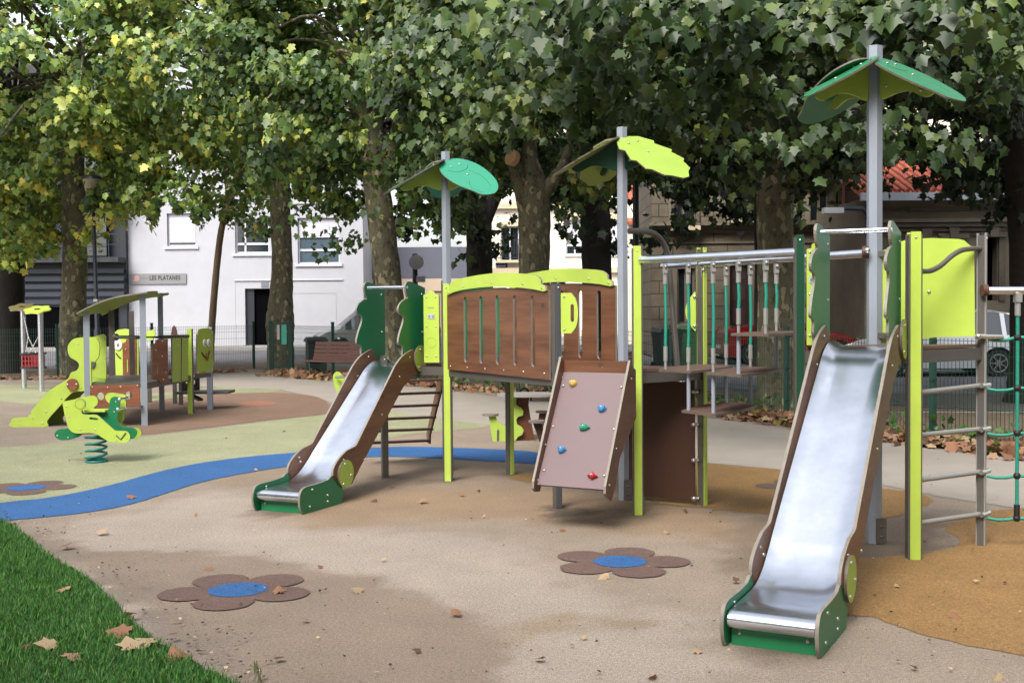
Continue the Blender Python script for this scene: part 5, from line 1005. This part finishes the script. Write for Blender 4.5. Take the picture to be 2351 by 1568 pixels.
for z in(-h-.02,h+.02): mb.tube([(Sc[0]-w-.03,Sc[1]-d-.02,z+zs_),(Sc[0]+w+.03,Sc[1]-d-.02,z+zs_),(Sc[0]+w+.03,Sc[1]+d+.02,z+zs_),(Sc[0]-w-.03,Sc[1]+d+.02,z+zs_),(Sc[0]-w-.03,Sc[1]-d-.02,z+zs_)],.02,6)
mb.build('seat_rim',BLACK,se)
# ------------------------------------------------------------------ picnic table, stools and lime rider disc
c3=lambda x,y:(918+.1952*x,826.5+.1952*y)
Yt=9.75*K; PTB=thing('play_table','low play table with pale grey oval top on lime and brown scalloped supports','table',(PT(1215,1010,Yt)[0],Yt,0))
q=PT(1215,903,Yt); mb=MB(); tp=[(q[0]+.40*math.cos(t),Yt+.26*math.sin(t)) for t in np.linspace(0,2*math.pi,36,endpoint=False)]
mb.add([(x,y,q[2]) for x,y in tp]+[(x,y,q[2]-.03) for x,y in tp],[list(range(36)),list(range(36,72))[::-1]]+[[i,(i+1)%36,36+(i+1)%36,36+i] for i in range(36)]); mb.build('table_top',M('table_grey',srgb(150,146,142),.55,noise=(4,.08)),PTB)
ft=frY(Yt-.02); sup=[(1350,430),(1375,450),(1368,490),(1372,530),(1430,560),(1455,600),(1445,650),(1390,665),(1368,700),(1380,755),(1430,780),(1458,825),(1440,875),(1390,900),(1360,945),(1105,957),(1090,950),(1046,655),(1125,650),(1150,710),(1190,755),(1250,768),(1290,740),(1300,430)]
zt_=q[2]-.032; so=[ft.sz(*c3(*p)) for p in sup]; so=[(s,min(z,zt_)) for s,z in so]
mb=MB(); mb.prism(so,ft,.02,0,mi=0,ei=1,holes=[]); mb.build('lime_support',[LIMED,EDGED],PTB)
mb=MB(); mb.prism([ft.sz(*c3(*p)) for p in((1140,955),(1142,830),(1155,805),(1168,830),(1166,955))],ft,.006,.021); mb.build('slot_inset',GALV,PTB)
ft2=frY(Yt+.04); mb=MB(); br=[ft2.sz(*c3(*p)) for p in((1365,430),(1525,430),(1512,520),(1530,640),(1585,930),(1365,940))]; mb.prism([(s,min(z,zt_)) for s,z in br],ft2,.02,0); mb.build('brown_support',M('support_brown',srgb(104,58,34),.5,noise=(3,.15)),PTB)
def stool(label,px,py,Yy,rx,mat,tx,by,sup=True):
    t=thing('play_stool',label,'stool',(PT(px,py,Yy)[0],Yy,0)); q=PT(px,py,Yy); mb=MB(); mb.tube([(q[0],Yy,q[2]-.025),(q[0],Yy,q[2])],rx,20); mb.build('seat',mat,t)
    mb=MB(); fr=frY(Yy); s0,z0=fr.sz(px-rx*60+8,py+6)
    zb=.0; mb.prism([(q[0]-rx*.5,q[2]-.027),(q[0]+rx*.5,q[2]-.027),(tx+rx*.4,zb),(tx-rx*.4,zb)],fr,.02,-.01); mb.build('leg',DBROWN,t)
SG=M('stool_grey',srgb(128,118,112),.6)
q=PT(1126,950,Yt); mb=MB(); mb.tube([(q[0],Yt,q[2]-.022),(q[0],Yt,q[2])],.1,20); mb.build('attached_seat',SG,PTB)
stool('grey topped play stool just left of the climbing wall',1233,965,9.2*K,.1,SG,PT(1240,965,9.2*K)[0]+.06,1040)
stool('dark play stool behind the table beside the climbing wall',1247,943,10.6*K,.1,M('stool_dark',srgb(60,48,42),.6),PT(1238,965,10.6*K)[0],1040)
R2=thing('lime_balance_toy','lime rounded play panel with a white bar peeking out left of the near wooden slide','spring rider',(PT(775,880,13.0*K)[0],13.0*K,0))
fr=frY(13.0*K); c2=lambda x,y:(490+.4296*x,551+.4296*y)
ol=smooth([fr.sz(*c2(*p)) for p in((640,730),(650,708),(672,704),(690,722),(720,760),(790,800),(800,850),(740,880),(680,850),(655,800),(643,760))],4); zmin=min(z for s,z in ol)
mb=MB(); mb.prism(ol,fr,.02,0,mi=0,ei=1); mb.build('side_panel',[LIMED,EDGE],R2); mb=MB(); mb.tube([PT(*c2(655,733),12.95*K),PT(*c2(730,733),12.7*K)],.02,8); mb.build('grab_bar',STEEL,R2)
mb=MB(); cx=fr.sz(*c2(720,850))[0]; z1=zmin+.1; mb.tube([(cx+.1*math.cos(t),13.05*K+.1*math.sin(t),.015+z1*t/22) for t in np.linspace(0,22,80)],.014,6); mb.build('coil_spring',MATS['spring_teal'],R2)
#@@TREES
# ------------------------------------------------------------------ trees
LOWX=[-600,0,60,110,160,200,290,340,390,430,500,560,640,700,780,830,880,940,1000,1060,1130,1170,1195,1260,1300,1340,1440,1470,1560,1600,1700,1740,1850,1900,2000,2100,2200,2300,2351,3000]
LOWY=[620,640,640,600,575,575,605,560,480,480,510,560,560,590,600,585,590,640,640,610,640,600,470,440,560,620,640,700,690,600,560,500,560,610,560,560,545,530,540,560]
#      cx, cy, rx, ry, keep probability, only-nearer-than
GAPS=[(1640,330,120,60,.45,13),(1560,230,60,50,.6,12),(1800,240,60,60,.5,12),(1400,250,60,50,.55,14),(1010,250,70,50,.5,16),(560,330,70,40,.6,22),(330,330,60,50,.55,20),(110,330,50,60,.5,20),(250,130,60,40,.6,20),(1890,470,80,70,.55,18),(2130,300,90,50,.55,18),(1500,420,60,60,.5,18),(960,300,60,60,.4,17),(1010,470,50,60,.6,17),(500,430,110,50,.3,99),(340,480,50,60,.5,99),(640,500,110,45,.3,99),(730,530,70,40,.35,99),(730,420,50,25,.5,99),(480,205,80,30,.45,99),(700,250,40,25,.6,99),(1110,540,70,60,.55,99),(960,530,40,60,.5,99),(1160,500,60,70,.35,99),(1330,520,90,70,.3,99),(1480,480,50,60,.3,99),(1545,500,60,40,.3,99),(1640,520,60,40,.45,99),(2080,415,100,42,.1,99),(1950,440,70,60,.5,99),(2150,500,120,30,.55,99),(2200,300,140,60,.8,99),(2310,40,40,60,.6,99),(1250,270,40,20,.6,99),
 (165,450,32,200,.3,22),(645,600,36,240,.12,23),(870,470,48,200,.15,21),(1235,400,85,80,.03,16.4),(1240,310,60,70,.25,16.4),(1222,560,52,90,.04,16.4),(1780,560,52,190,.06,13),(1105,560,40,120,.3,24),(1370,580,40,120,.25,20),(495,600,26,120,.15,24)]
BOX=[(1830,90,2240,280,6.2),(1270,285,1600,420,8.),(880,340,1170,450,8.5),(1830,280,2351,1568,8.5),(1400,280,1830,1568,7.5),(0,640,2351,1568,99)]
def keepmask(P):
    u,v=project(P); pr=np.ones(len(P)); lo=np.interp(u,LOWX,LOWY); jit=22*np.sin(u*.045)+14*np.sin(u*.11+1)
    pr*=np.clip((lo+jit-v)/24+.5,0,1)
    for cx,cy,rx,ry,k,yn in GAPS:
        d=((u-cx)/rx)**2+((v-cy)/ry)**2; m=(d<1+.35*np.sin(u*.09)*np.sin(v*.08+1))&(P[:,1]<yn*K); pr[m]*=k
    for x0,y0,x1,y1,yn in BOX:
        m=(u>x0)&(u<x1)&(v>y0)&(v<y1)&(P[:,1]<yn*K); pr[m]=0
    return u,v,rng.random(len(P))<pr
GP=np.array([srgb(54,82,40),srgb(80,106,48),srgb(118,138,62),srgb(160,168,80),srgb(214,194,88),srgb(190,120,62)])
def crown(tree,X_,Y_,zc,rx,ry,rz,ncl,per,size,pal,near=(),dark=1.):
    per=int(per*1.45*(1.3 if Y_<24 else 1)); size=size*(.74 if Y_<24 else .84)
    n=ncl; th=rng.uniform(0,2*np.pi,n); ct=rng.uniform(-1,1,n); rr=rng.uniform(.3,1,n)**.5
    C=np.stack([np.sqrt(1-ct**2)*np.cos(th)*rx*rr,np.sqrt(1-ct**2)*np.sin(th)*ry*rr,ct*rz*rr],1)+np.array([X_,Y_,zc])
    if len(near): C=np.concatenate([C,np.array([PT(q[0],q[1],q[2]*K) for q in near])])
    u,v=project(C); vis=(u>-450)&(u<2800)&(v>-420)&(v<760)&(C[:,1]>6.4)
    npc=(np.where(vis,per,per*.16)*np.where(vis,rng.uniform(.5,1.6,len(C)),1)).astype(int); ci=np.repeat(np.arange(len(C)),npc); m=len(ci)
    rc_=rng.uniform(.34,.66,len(C)); d=rng.normal(0,.5,(m,3))*np.array([1,1,.55]); pos=C[ci]+d*rc_[ci][:,None]*1.05; pos[:,2]-=.25*np.hypot(d[:,0],d[:,1])**2*rc_[ci]
    s=size*rng.uniform(.5,1.2,m)*np.where(vis[ci],1,2.3)
    u,v,k=keepmask(pos); k&=(pos[:,2]>2.0); big=~vis[ci]; k&=~(big&(u>-60)&(u<2411)&(v>-60)&(v<1600)&(pos[:,1]>0)); pos,s,ci,d=pos[k],s[k],ci[k],d[k]; m=len(pos)
    out=C[ci]-np.array([X_,Y_,zc]); out/=np.linalg.norm(out,axis=1,keepdims=True)+1e-9
    N_=out*.55+d*.5+np.array([0,-.2,.5])+rng.normal(0,.46,(m,3)); T_=out*.35+np.array([0,0,-1.1])+rng.normal(0,.42,(m,3))
    cl=rng.random(len(C)); base=rng.random(m)*.65+cl[ci]*.35; pk=np.searchsorted(np.cumsum(pal),base*.999); pk=np.clip(pk,0,5); col=GP[pk]*rng.uniform(.75,1.2,(m,1))
    nn=len(C)-len(near); dk=np.where(ci>=nn,max(dark,.58) if len(near) else dark,dark); col=col*(dk*(1 if dark>=1 else 1))[:,None]; o=leaves('crown',pos,T_,N_,s,col,LEAF,tree); return C[(vis)],o  # tree's shade and sunlight painted into leaf colour; dark trees' near clumps kept lighter
def tree(label,base,pts,rad,cr,bark=BARK,extra=(),near=(),pal=(.36,.3,.2,.09,.04,.01),nl=40,dark=1.):
    t=thing('plane_tree',label,'tree',(base[0],base[1],0),group=None)
    P=smooth(pts,5,False); ts=np.linspace(0,1,len(P)); rr=np.interp(ts,np.linspace(0,1,len(rad)),rad); rr=[r*(1+.05*math.sin(9*i*.7)+.03*math.sin(i*2.3)) for i,r in enumerate(rr)]
    mb=MB(); mb.tube(P,rr,16)
    for e,er in extra: mb.tube(smooth(e,4,False),list(np.interp(np.linspace(0,1,(len(e)-1)*4+1),np.linspace(0,1,len(er)),er)),10)
    tk=mb.build('trunk',bark,t)
    C,_=crown(t,*cr,pal=pal,near=near,dark=dark)
    top=np.array(pts[-1]); mid=np.array(pts[-2]); mb=MB(); sel=C[rng.permutation(len(C))[:nl]] if len(C) else []
    for c in sel:
        a=mid+(top-mid)*rng.random(); 
        if c[2]<a[2]-2.5: continue
        b=(a+c)/2+np.array([0,0,.5])+rng.normal(0,.2,3); q=smooth([a,b,c],5,False)
        u_,v_,k_=keepmask(np.array(q))
        if np.mean(k_)<.75: continue
        mb.tube(q,list(np.linspace(.07,.012,len(q))),6,caps=False)
    if mb.f: mb.build('limbs',BARKD if bark is BARKD else BARK,t)
    return t,tk
def gx_(px,py,Y): p=PT(px,py,Y); return p
def col_(pts): return [PT(*p) for p in pts]
YEL=(.14,.22,.27,.22,.13,.02)
Y=20.6*K; tree('plane tree with peeling cream patches on its trunk behind the toddler swing',gx_(165,868,Y),col_([(170,875,Y),(164,800,Y),(166,740,Y),(172,600,Y),(168,420,Y),(166,290,Y),(172,120,Y)]),[.40,.36,.32,.30,.29,.27,.2],(PT(165,300,Y)[0],18.6*K,6.9,3.6,5.2,4.3,150,88,.2),pal=YEL,dark=1.3)
Y=21.6*K; tree('dark barked plane tree at the left edge behind the swing',gx_(22,860,Y),col_([(24,870,Y),(22,780,Y),(26,640,Y),(30,420,Y),(20,200,Y)]),[.42,.36,.34,.3,.25],(PT(0,300,Y)[0],20*K,7.1,3.4,4.6,4.4,110,80,.21),BARKD,pal=YEL,dark=1.15)
Y=25*K; tree('thin leaning tree standing against the white building',gx_(485,830,Y),col_([(482,830,Y),(487,740,Y),(497,620,Y),(508,530,Y),(524,470,Y),(545,400,Y)]),[.125,.11,.105,.10,.09,.06],(PT(560,330,Y)[0],25*K,6.3,2.6,2.4,2.2,46,70,.2),near=[(440,490,24.6),(480,470,24.8),(520,440,24.6),(560,500,24.6),(600,530,24.8),(575,470,24.6),(455,505,25)],bark=M('smooth_bark',srgb(120,100,74),.85,noise=(4,.2),bump=(10,.3,.02)))
Y=22.6*K; tree('stout plane tree with swollen lower trunk behind the fence gate',gx_(645,858,Y),col_([(645,858,Y),(644,790,Y),(643,738,Y),(645,690,Y),(648,600,Y),(643,480,Y),(642,380,Y),(640,200,Y)]),[.40,.38,.41,.34,.29,.28,.28,.2],(PT(600,200,Y)[0],19.5*K,7.4,4.2,5.6,4.2,175,84,.205),pal=(.2,.28,.27,.17,.07,.01),dark=1.15)
Y=18.4*K; tree('mottled plane tree leaning behind the near slide and its green wings',gx_(908,880,Y),col_([(912,890,Y),(905,800,Y),(893,660,Y),(876,520,Y),(862,400,Y),(850,290,Y),(840,100,Y)]),[.36,.33,.31,.31,.30,.28,.2],(PT(860,200,Y)[0],16.8*K,6.9,3.8,4.6,3.9,170,84,.205),
 extra=[(col_([(866,450,Y),(890,380,Y),(905,300,Y),(925,200,Y)]),[.16,.13,.09,.05])],pal=(.36,.32,.2,.09,.025,.005))
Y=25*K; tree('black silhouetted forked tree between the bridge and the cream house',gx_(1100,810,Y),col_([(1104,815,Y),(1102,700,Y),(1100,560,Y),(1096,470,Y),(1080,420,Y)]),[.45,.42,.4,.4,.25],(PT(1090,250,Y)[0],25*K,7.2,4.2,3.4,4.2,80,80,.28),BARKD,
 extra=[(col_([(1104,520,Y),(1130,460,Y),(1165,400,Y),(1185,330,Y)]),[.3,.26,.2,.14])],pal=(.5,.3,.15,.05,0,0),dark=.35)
Y=16.*K; t6,tk=tree('pollarded plane tree with a sawn pale limb stub above the bridge',gx_(1225,910,Y),col_([(1222,920,Y),(1224,800,Y),(1226,620,Y),(1227,500,Y),(1222,430,Y),(1216,360,Y),(1214,260,Y),(1205,130,Y)]),[.38,.33,.31,.32,.33,.15,.12,.08],(PT(1225,120,Y)[0],14.2*K,6.2,3.6,4.4,3.3,150,84,.2),
 extra=[(col_([(1218,500,Y),(1200,440,Y-.1),(1187,400,Y-.2),(1177,370,Y-.3)]),[.24,.18,.15,.135]),(col_([(1232,460,Y),(1262,425,Y-.1),(1288,390,Y-.1),(1303,345,Y),(1310,290,Y),(1314,200,Y)]),[.22,.15,.11,.1,.08,.05])],
 near=[(1100,150,11),(1160,260,12),(1180,90,10.5),(1290,110,9.5),(1000,60,11),(1250,200,9.5),(1330,230,9),(1060,200,11),(1150,240,10.5),(930,130,12),(1380,180,9),(1440,120,8.6),(1320,60,8.2),(1100,60,9.5),(1230,30,8.6)],pal=(.36,.33,.2,.08,.025,.005),dark=.7)
mb=MB(); q=np.array(PT(1174,362,Y-.45)); a=np.array([-.72,-.62,.3]); a/=np.linalg.norm(a); mb.tube([q-a*.1,q+a*.03],[.15,.165],16); mb.build('sawn_stub',CUT,t6)
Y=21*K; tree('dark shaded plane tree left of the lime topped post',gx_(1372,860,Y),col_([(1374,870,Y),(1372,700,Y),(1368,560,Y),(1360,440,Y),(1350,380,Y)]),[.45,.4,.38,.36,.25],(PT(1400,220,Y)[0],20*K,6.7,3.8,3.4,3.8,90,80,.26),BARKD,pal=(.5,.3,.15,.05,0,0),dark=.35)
Y=12.2*K; tree('large mottled plane tree behind the hanging steps and leaf litter',gx_(1780,970,Y),col_([(1782,985,Y),(1780,930,Y),(1781,800,Y),(1780,600,Y),(1777,430,Y),(1775,300,Y),(1790,60,Y)]),[.36,.3,.28,.27,.27,.24,.2],(PT(1780,0,Y)[0],11.4*K,6.1,4.0,3.8,2.9,190,80,.2),
 extra=[(col_([(1778,400,Y),(1820,300,Y),(1870,220,Y),(1930,120,Y)]),[.14,.11,.08,.05]),(col_([(1776,380,Y),(1730,300,Y),(1660,230,Y),(1600,150,Y)]),[.14,.11,.08,.05])],
 near=[(1500,130,8.2),(1560,60,7.6),(1620,190,8.2),(1700,110,7.6),(1780,60,7.2),(1880,60,7.),(1980,30,6.8),(2090,40,6.6),(2170,15,6.5),(1440,40,7.6),(1660,30,7.),(1760,210,8.2),(1500,230,8.8),(1600,290,9),(2060,310,9.2),(2250,60,7.4),(1900,300,9.5),(1740,330,9.6),(2330,140,8),(1350,10,7.4),(2150,330,9.4),(1480,330,9.2)],pal=(.44,.32,.16,.06,.015,.005),dark=.4)
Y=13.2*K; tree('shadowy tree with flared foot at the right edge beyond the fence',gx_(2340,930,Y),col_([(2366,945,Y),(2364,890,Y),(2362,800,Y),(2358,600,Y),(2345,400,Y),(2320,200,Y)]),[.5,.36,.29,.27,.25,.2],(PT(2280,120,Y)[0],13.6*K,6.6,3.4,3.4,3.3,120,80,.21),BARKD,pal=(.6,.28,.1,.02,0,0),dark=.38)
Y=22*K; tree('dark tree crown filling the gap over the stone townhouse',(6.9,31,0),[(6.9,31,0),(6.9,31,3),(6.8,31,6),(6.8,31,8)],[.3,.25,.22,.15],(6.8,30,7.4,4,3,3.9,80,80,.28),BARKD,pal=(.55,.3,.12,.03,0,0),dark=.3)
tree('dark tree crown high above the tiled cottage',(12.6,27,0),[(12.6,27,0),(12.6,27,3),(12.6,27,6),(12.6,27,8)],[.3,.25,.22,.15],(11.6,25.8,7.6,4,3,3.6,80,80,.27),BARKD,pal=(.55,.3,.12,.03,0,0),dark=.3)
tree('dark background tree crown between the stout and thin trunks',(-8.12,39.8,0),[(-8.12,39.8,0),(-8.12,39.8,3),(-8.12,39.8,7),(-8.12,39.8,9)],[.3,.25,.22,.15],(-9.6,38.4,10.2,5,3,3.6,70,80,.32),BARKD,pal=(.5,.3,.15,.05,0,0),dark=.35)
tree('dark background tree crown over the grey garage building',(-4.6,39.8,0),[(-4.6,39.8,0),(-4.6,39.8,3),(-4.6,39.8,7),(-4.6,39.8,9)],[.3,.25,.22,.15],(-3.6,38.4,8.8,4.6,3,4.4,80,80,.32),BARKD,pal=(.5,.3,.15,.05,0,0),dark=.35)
# unseen foliage added round the square behind the viewpoint to close off low sky
n=9000; th=rng.uniform(math.radians(95),math.radians(445),n); th=th[(np.degrees(th)%360>112)|(np.degrees(th)%360<68)]; n=len(th); rr_=rng.uniform(11,16,n)
pos=np.stack([rr_*np.cos(th),rr_*np.sin(th)+4,2.2+rng.uniform(0,1,n)*9.5+.8*np.sin(th*9)],1)
k=(pos[:,1]<9)&~((pos[:,1]>0)&(np.abs(pos[:,0])<pos[:,1]*.75+2)); pos=pos[k]; n=len(pos)
o=leaves('added_foliage_belt',pos,rng.normal(0,.5,(n,3))+np.array([0,0,-1]),rng.normal(0,.8,(n,3))-pos*np.array([.08,.08,0])+np.array([0,0,.5]),rng.uniform(.8,1.3,n),GP[rng.integers(0,3,n)],LEAF); tag(o,'belt of plane tree foliage added outside the picture to close off low sky','trees',kind='stuff')
#@@LITTER
# ------------------------------------------------------------------ leaf litter, weeds and single leaves
DP=np.array([srgb(150,108,82),srgb(168,134,106),srgb(124,90,70),srgb(98,72,56),srgb(176,152,122),srgb(136,122,66)])
def litter(name,label,centres,n,sp,hgt,size):
    c=np.array(centres)[rng.integers(0,len(centres),n)]; pos=np.stack([c[:,0]+rng.normal(0,sp,n),c[:,1]+rng.normal(0,sp*.5,n),rng.uniform(.015,hgt,n)],1)
    N_=np.array([0,-.2,1.])+rng.normal(0,.55,(n,3)); T_=rng.normal(0,1,(n,3)); o=leaves(name,pos,T_,N_,size*rng.uniform(.6,1.1,n),DP[rng.choice(6,n,p=[.3,.22,.18,.1,.14,.06])]*rng.uniform(.75,1.15,(n,1)),DRY,curl=.6)
    tag(o,label,'leaf litter',kind='stuff')
def along(pts,step=.25,dy=0):
    out=[]
    for a,b in zip(pts[:-1],pts[1:]):
        n=max(1,int(math.dist(a,b)/step)); out+=[(a[0]+(b[0]-a[0])*i/n,a[1]+(b[1]-a[1])*i/n+dy) for i in range(n)]
    return out
litter('leaf_litter','drift of orange brown leaves along the fence foot at the right',along(FP2[5:],.2,-.28),1900,.22,.13,.15)
litter('leaf_litter','scattered brown leaves along the fence behind the bridge',along(FP2[2:6],.25,-.3),800,.25,.09,.15)
litter('leaf_litter','orange leaves heaped by the gate and under the slatted bench',along([G(650,862),G(760,872),G(850,880)],.2,-.1),420,.22,.16,.17)
litter('leaf_litter','thin line of dry leaves at the fence foot on the left',along([G(-20,872),G(133,870),G(350,862),G(560,852)],.3,-.2),260,.3,.07,.17)
wc=[];wt=[]
for c in along(FP2[2:9],.45,-.12):
    if rng.random()<.75:
        for _ in range(26): wc.append((c[0]+rng.normal(0,.14),c[1]+rng.normal(0,.08),rng.uniform(.03,.32)))
wc=np.array(wc); n=len(wc); o=leaves('weeds',wc,rng.normal(0,1,(n,3))+np.array([0,0,.3]),rng.normal(0,.5,(n,3))+np.array([0,-.5,.5]),.085*rng.uniform(.6,1.2,n),np.array(srgb(70,104,46))*rng.uniform(.6,1.3,(n,1)),LEAF); tag(o,'low green weeds growing along the foot of the fence','weeds',kind='stuff')
# debris on the rubber
n=520; px=rng.uniform(-40,2400,n); py=rng.uniform(0,1,n)**.8*560+1010; pos=np.array([G(a,b) for a,b in zip(px,py)]); k=(sdist(pos[:,0],pos[:,1],lawn_poly)<-.02); pos=pos[k]
n2=420; e=np.array(lawn_poly); ii=rng.integers(0,len(e),n2); pe=e[ii]+rng.normal(0,.12,(n2,2))+np.array([.12,.05]); k=(sdist(pe[:,0],pe[:,1],lawn_poly)<-.02)&(pe[:,1]>4.2)&(pe[:,1]<10); pos=np.concatenate([pos,pe[k]]); n=len(pos)
p3_=np.concatenate([pos,np.full((n,1),.021)],1); dc=np.array([srgb(92,70,54),srgb(60,48,40),srgb(206,186,150),srgb(150,116,84)])[rng.choice(4,n,p=[.45,.25,.12,.18])]
o=leaves('debris',p3_,rng.normal(0,1,(n,3))*np.array([1,1,.1]),np.array([0,0,1.])+rng.normal(0,.3,(n,3)),.013*rng.uniform(.4,1.5,n)**1.3,dc,DRY,curl=.4); tag(o,'tiny crumbs of bark and leaf on the rubber surface','debris',kind='stuff')
def dryleaf(px,py,size,label,group=None,ci=0,z=.0):
    x,y=G(px,py); o=leaves('fallen_leaf',np.array([[0,0,.0]]),rng.normal(0,1,(1,3))*np.array([1,1,.1]),np.array([[0,-.25,1.]])+rng.normal(0,.28,(1,3)),np.array([size]),DP[ci:ci+1]*rng.uniform(.9,1.1),DRY,curl=.7)
    o.location=(x,y,z); tag(o,label,'fallen leaf',group); return o
for px,py,s,l,c in ((146,1366,.105,'curled tan leaf lying alone highest on the lawn',1),(112,1498,.11,'crumpled pale leaf on the lawn nearest the left side',4),(165,1523,.105,'folded pale tan leaf low on the lawn edge of the picture',1),(278,1467,.13,'large rust brown leaf in the cluster on the grass',0),(300,1500,.13,'wide buff leaf under the rust brown one on the grass',4),(335,1490,.12,'greyish twisted leaf at the right of the lawn cluster',4),(411,1517,.13,'broad brown leaf on the grass beside the rubber edge',0),(301,1425,.075,'small upright orange leaf on the grass near the rubber edge',1),(398,1475,.05,'little dark red brown leaf on the grass border',2),(55,1500,.04,'tiny brown scrap of leaf far left in the grass',2),(27,1204,.12,'tan leaf where the blue river meets the lawn corner',1),(152,1262,.10,'brown curled leaf beside the tip of the lawn',2),(1047,1416,.07,'orange leaf lying on the tan rubber below the slides',0),(640,1364,.085,'rusty leaf on the left petal flower marking',0),(232,1229,.09,'thin pale leaf on the light rubber near the lawn',4),(1389,1330,.07,'pale leaf just below the right flower marking',4),(970,1156,.09,'tan leaf midway between slide and climbing wall',1),(300,1146,.09,'brown leaf on the blue river marking',0),(820,1362,.08,'straw coloured leaf right of the left flower',4)):
    big=py>1350 and px<430; dryleaf(px,py,s*.92,l,None,c,.045 if big else .035)
gl='small dry leaves scattered on the rubber surface'
for px,py in ((652,992),(590,1080),(520,1010),(60,1060),(90,1052),(860,1152),(1290,1220),(1240,1520),(700,1430),(480,1310),(450,1190),(735,1305),(900,1120),(1110,1190),(1530,1225),(1690,1340),(1755,1262),(2060,1350),(2190,1420),(1600,1500),(1340,1470),(1500,1560),(960,1500),(640,1520),(2290,1560),(2100,1540),(1100,1130),(1060,1140),(1700,1430),(880,1290),(1350,1182),(1230,1015),(1180,1015),(2240,1340),(1575,1178)):
    dryleaf(px,py,rng.uniform(.03,.055),'small dry leaf lying on the rubber surface',gl,int(rng.integers(0,5)),.026)
# a tuft of weed stems at the lawn edge
tw_=thing('grass_tuft','thin seeding weed stalks standing at the lawn edge in the foreground','plant',(*G(598,1560),0)); mb=MB(); x,y=G(598,1566)
for i in range(9):
    a=rng.uniform(0,6.28); h=rng.uniform(.05,.13); mb.tube([(x+rng.normal(0,.012),y+rng.normal(0,.012),0),(x+.01*math.cos(a),y+.01*math.sin(a),h*.6),(x+.03*math.cos(a),y+.03*math.sin(a),h)],[.0014,.0012,.0006],4)
    for j in range(4): mb.ball((x+.025*math.cos(a),y+.025*math.sin(a),h*(.7+.07*j)),.003,0,(1,1,1.6),5,3)
mb.build('stalks',M('stalk_green',srgb(110,116,70),.8),tw_)
# ------------------------------------------------------------------ camera, light, world
cam=bpy.data.cameras.new('camera'); co=bpy.data.objects.new('camera',cam); COL.objects.link(co); co.location=(0,0,H)
from mathutils import Matrix
co.rotation_euler=Matrix(R.tolist()).to_euler(); cam.lens=F/2351*36; cam.sensor_width=36; cam.clip_end=500; cam.clip_start=.05; sc.camera=co
SUN_EL=math.radians(48); SUN_AZ=math.radians(205)   # azimuth from +Y clockwise: behind the camera, to the left
w=bpy.data.worlds.new('World'); sc.world=w; w.use_nodes=True; nt=w.node_tree; bg=nt.nodes['Background']
sky=nt.nodes.new('ShaderNodeTexSky'); sky.sky_type='NISHITA'; sky.sun_disc=False; sky.sun_elevation=SUN_EL; sky.sun_rotation=SUN_AZ; sky.air_density=1.; sky.dust_density=4.; sky.ozone_density=1.
hs_=nt.nodes.new('ShaderNodeHueSaturation'); hs_.inputs['Saturation'].default_value=.28; nt.links.new(sky.outputs[0],hs_.inputs['Color']); nt.links.new(hs_.outputs[0],bg.inputs[0]); bg.inputs[1].default_value=.15
sun=bpy.data.lights.new('sun','SUN'); sun.energy=1.5; sun.angle=math.radians(26); sun.color=(1,.95,.86); so=bpy.data.objects.new('sun',sun); COL.objects.link(so)
d=Vector((math.sin(SUN_AZ)*math.cos(SUN_EL),math.cos(SUN_AZ)*math.cos(SUN_EL),math.sin(SUN_EL))); so.rotation_euler=d.to_track_quat('Z','Y').to_euler()
vs=sc.view_settings; vs.view_transform='Standard'; vs.look='None'; vs.exposure=1.4; vs.gamma=1; vs.use_curve_mapping=False
sc.cycles.max_bounces=6; sc.cycles.diffuse_bounces=2; sc.cycles.glossy_bounces=3; sc.cycles.transmission_bounces=4; sc.cycles.use_denoising=True
print('leaf verts done', sum(len(m.vertices) for m in bpy.data.meshes))
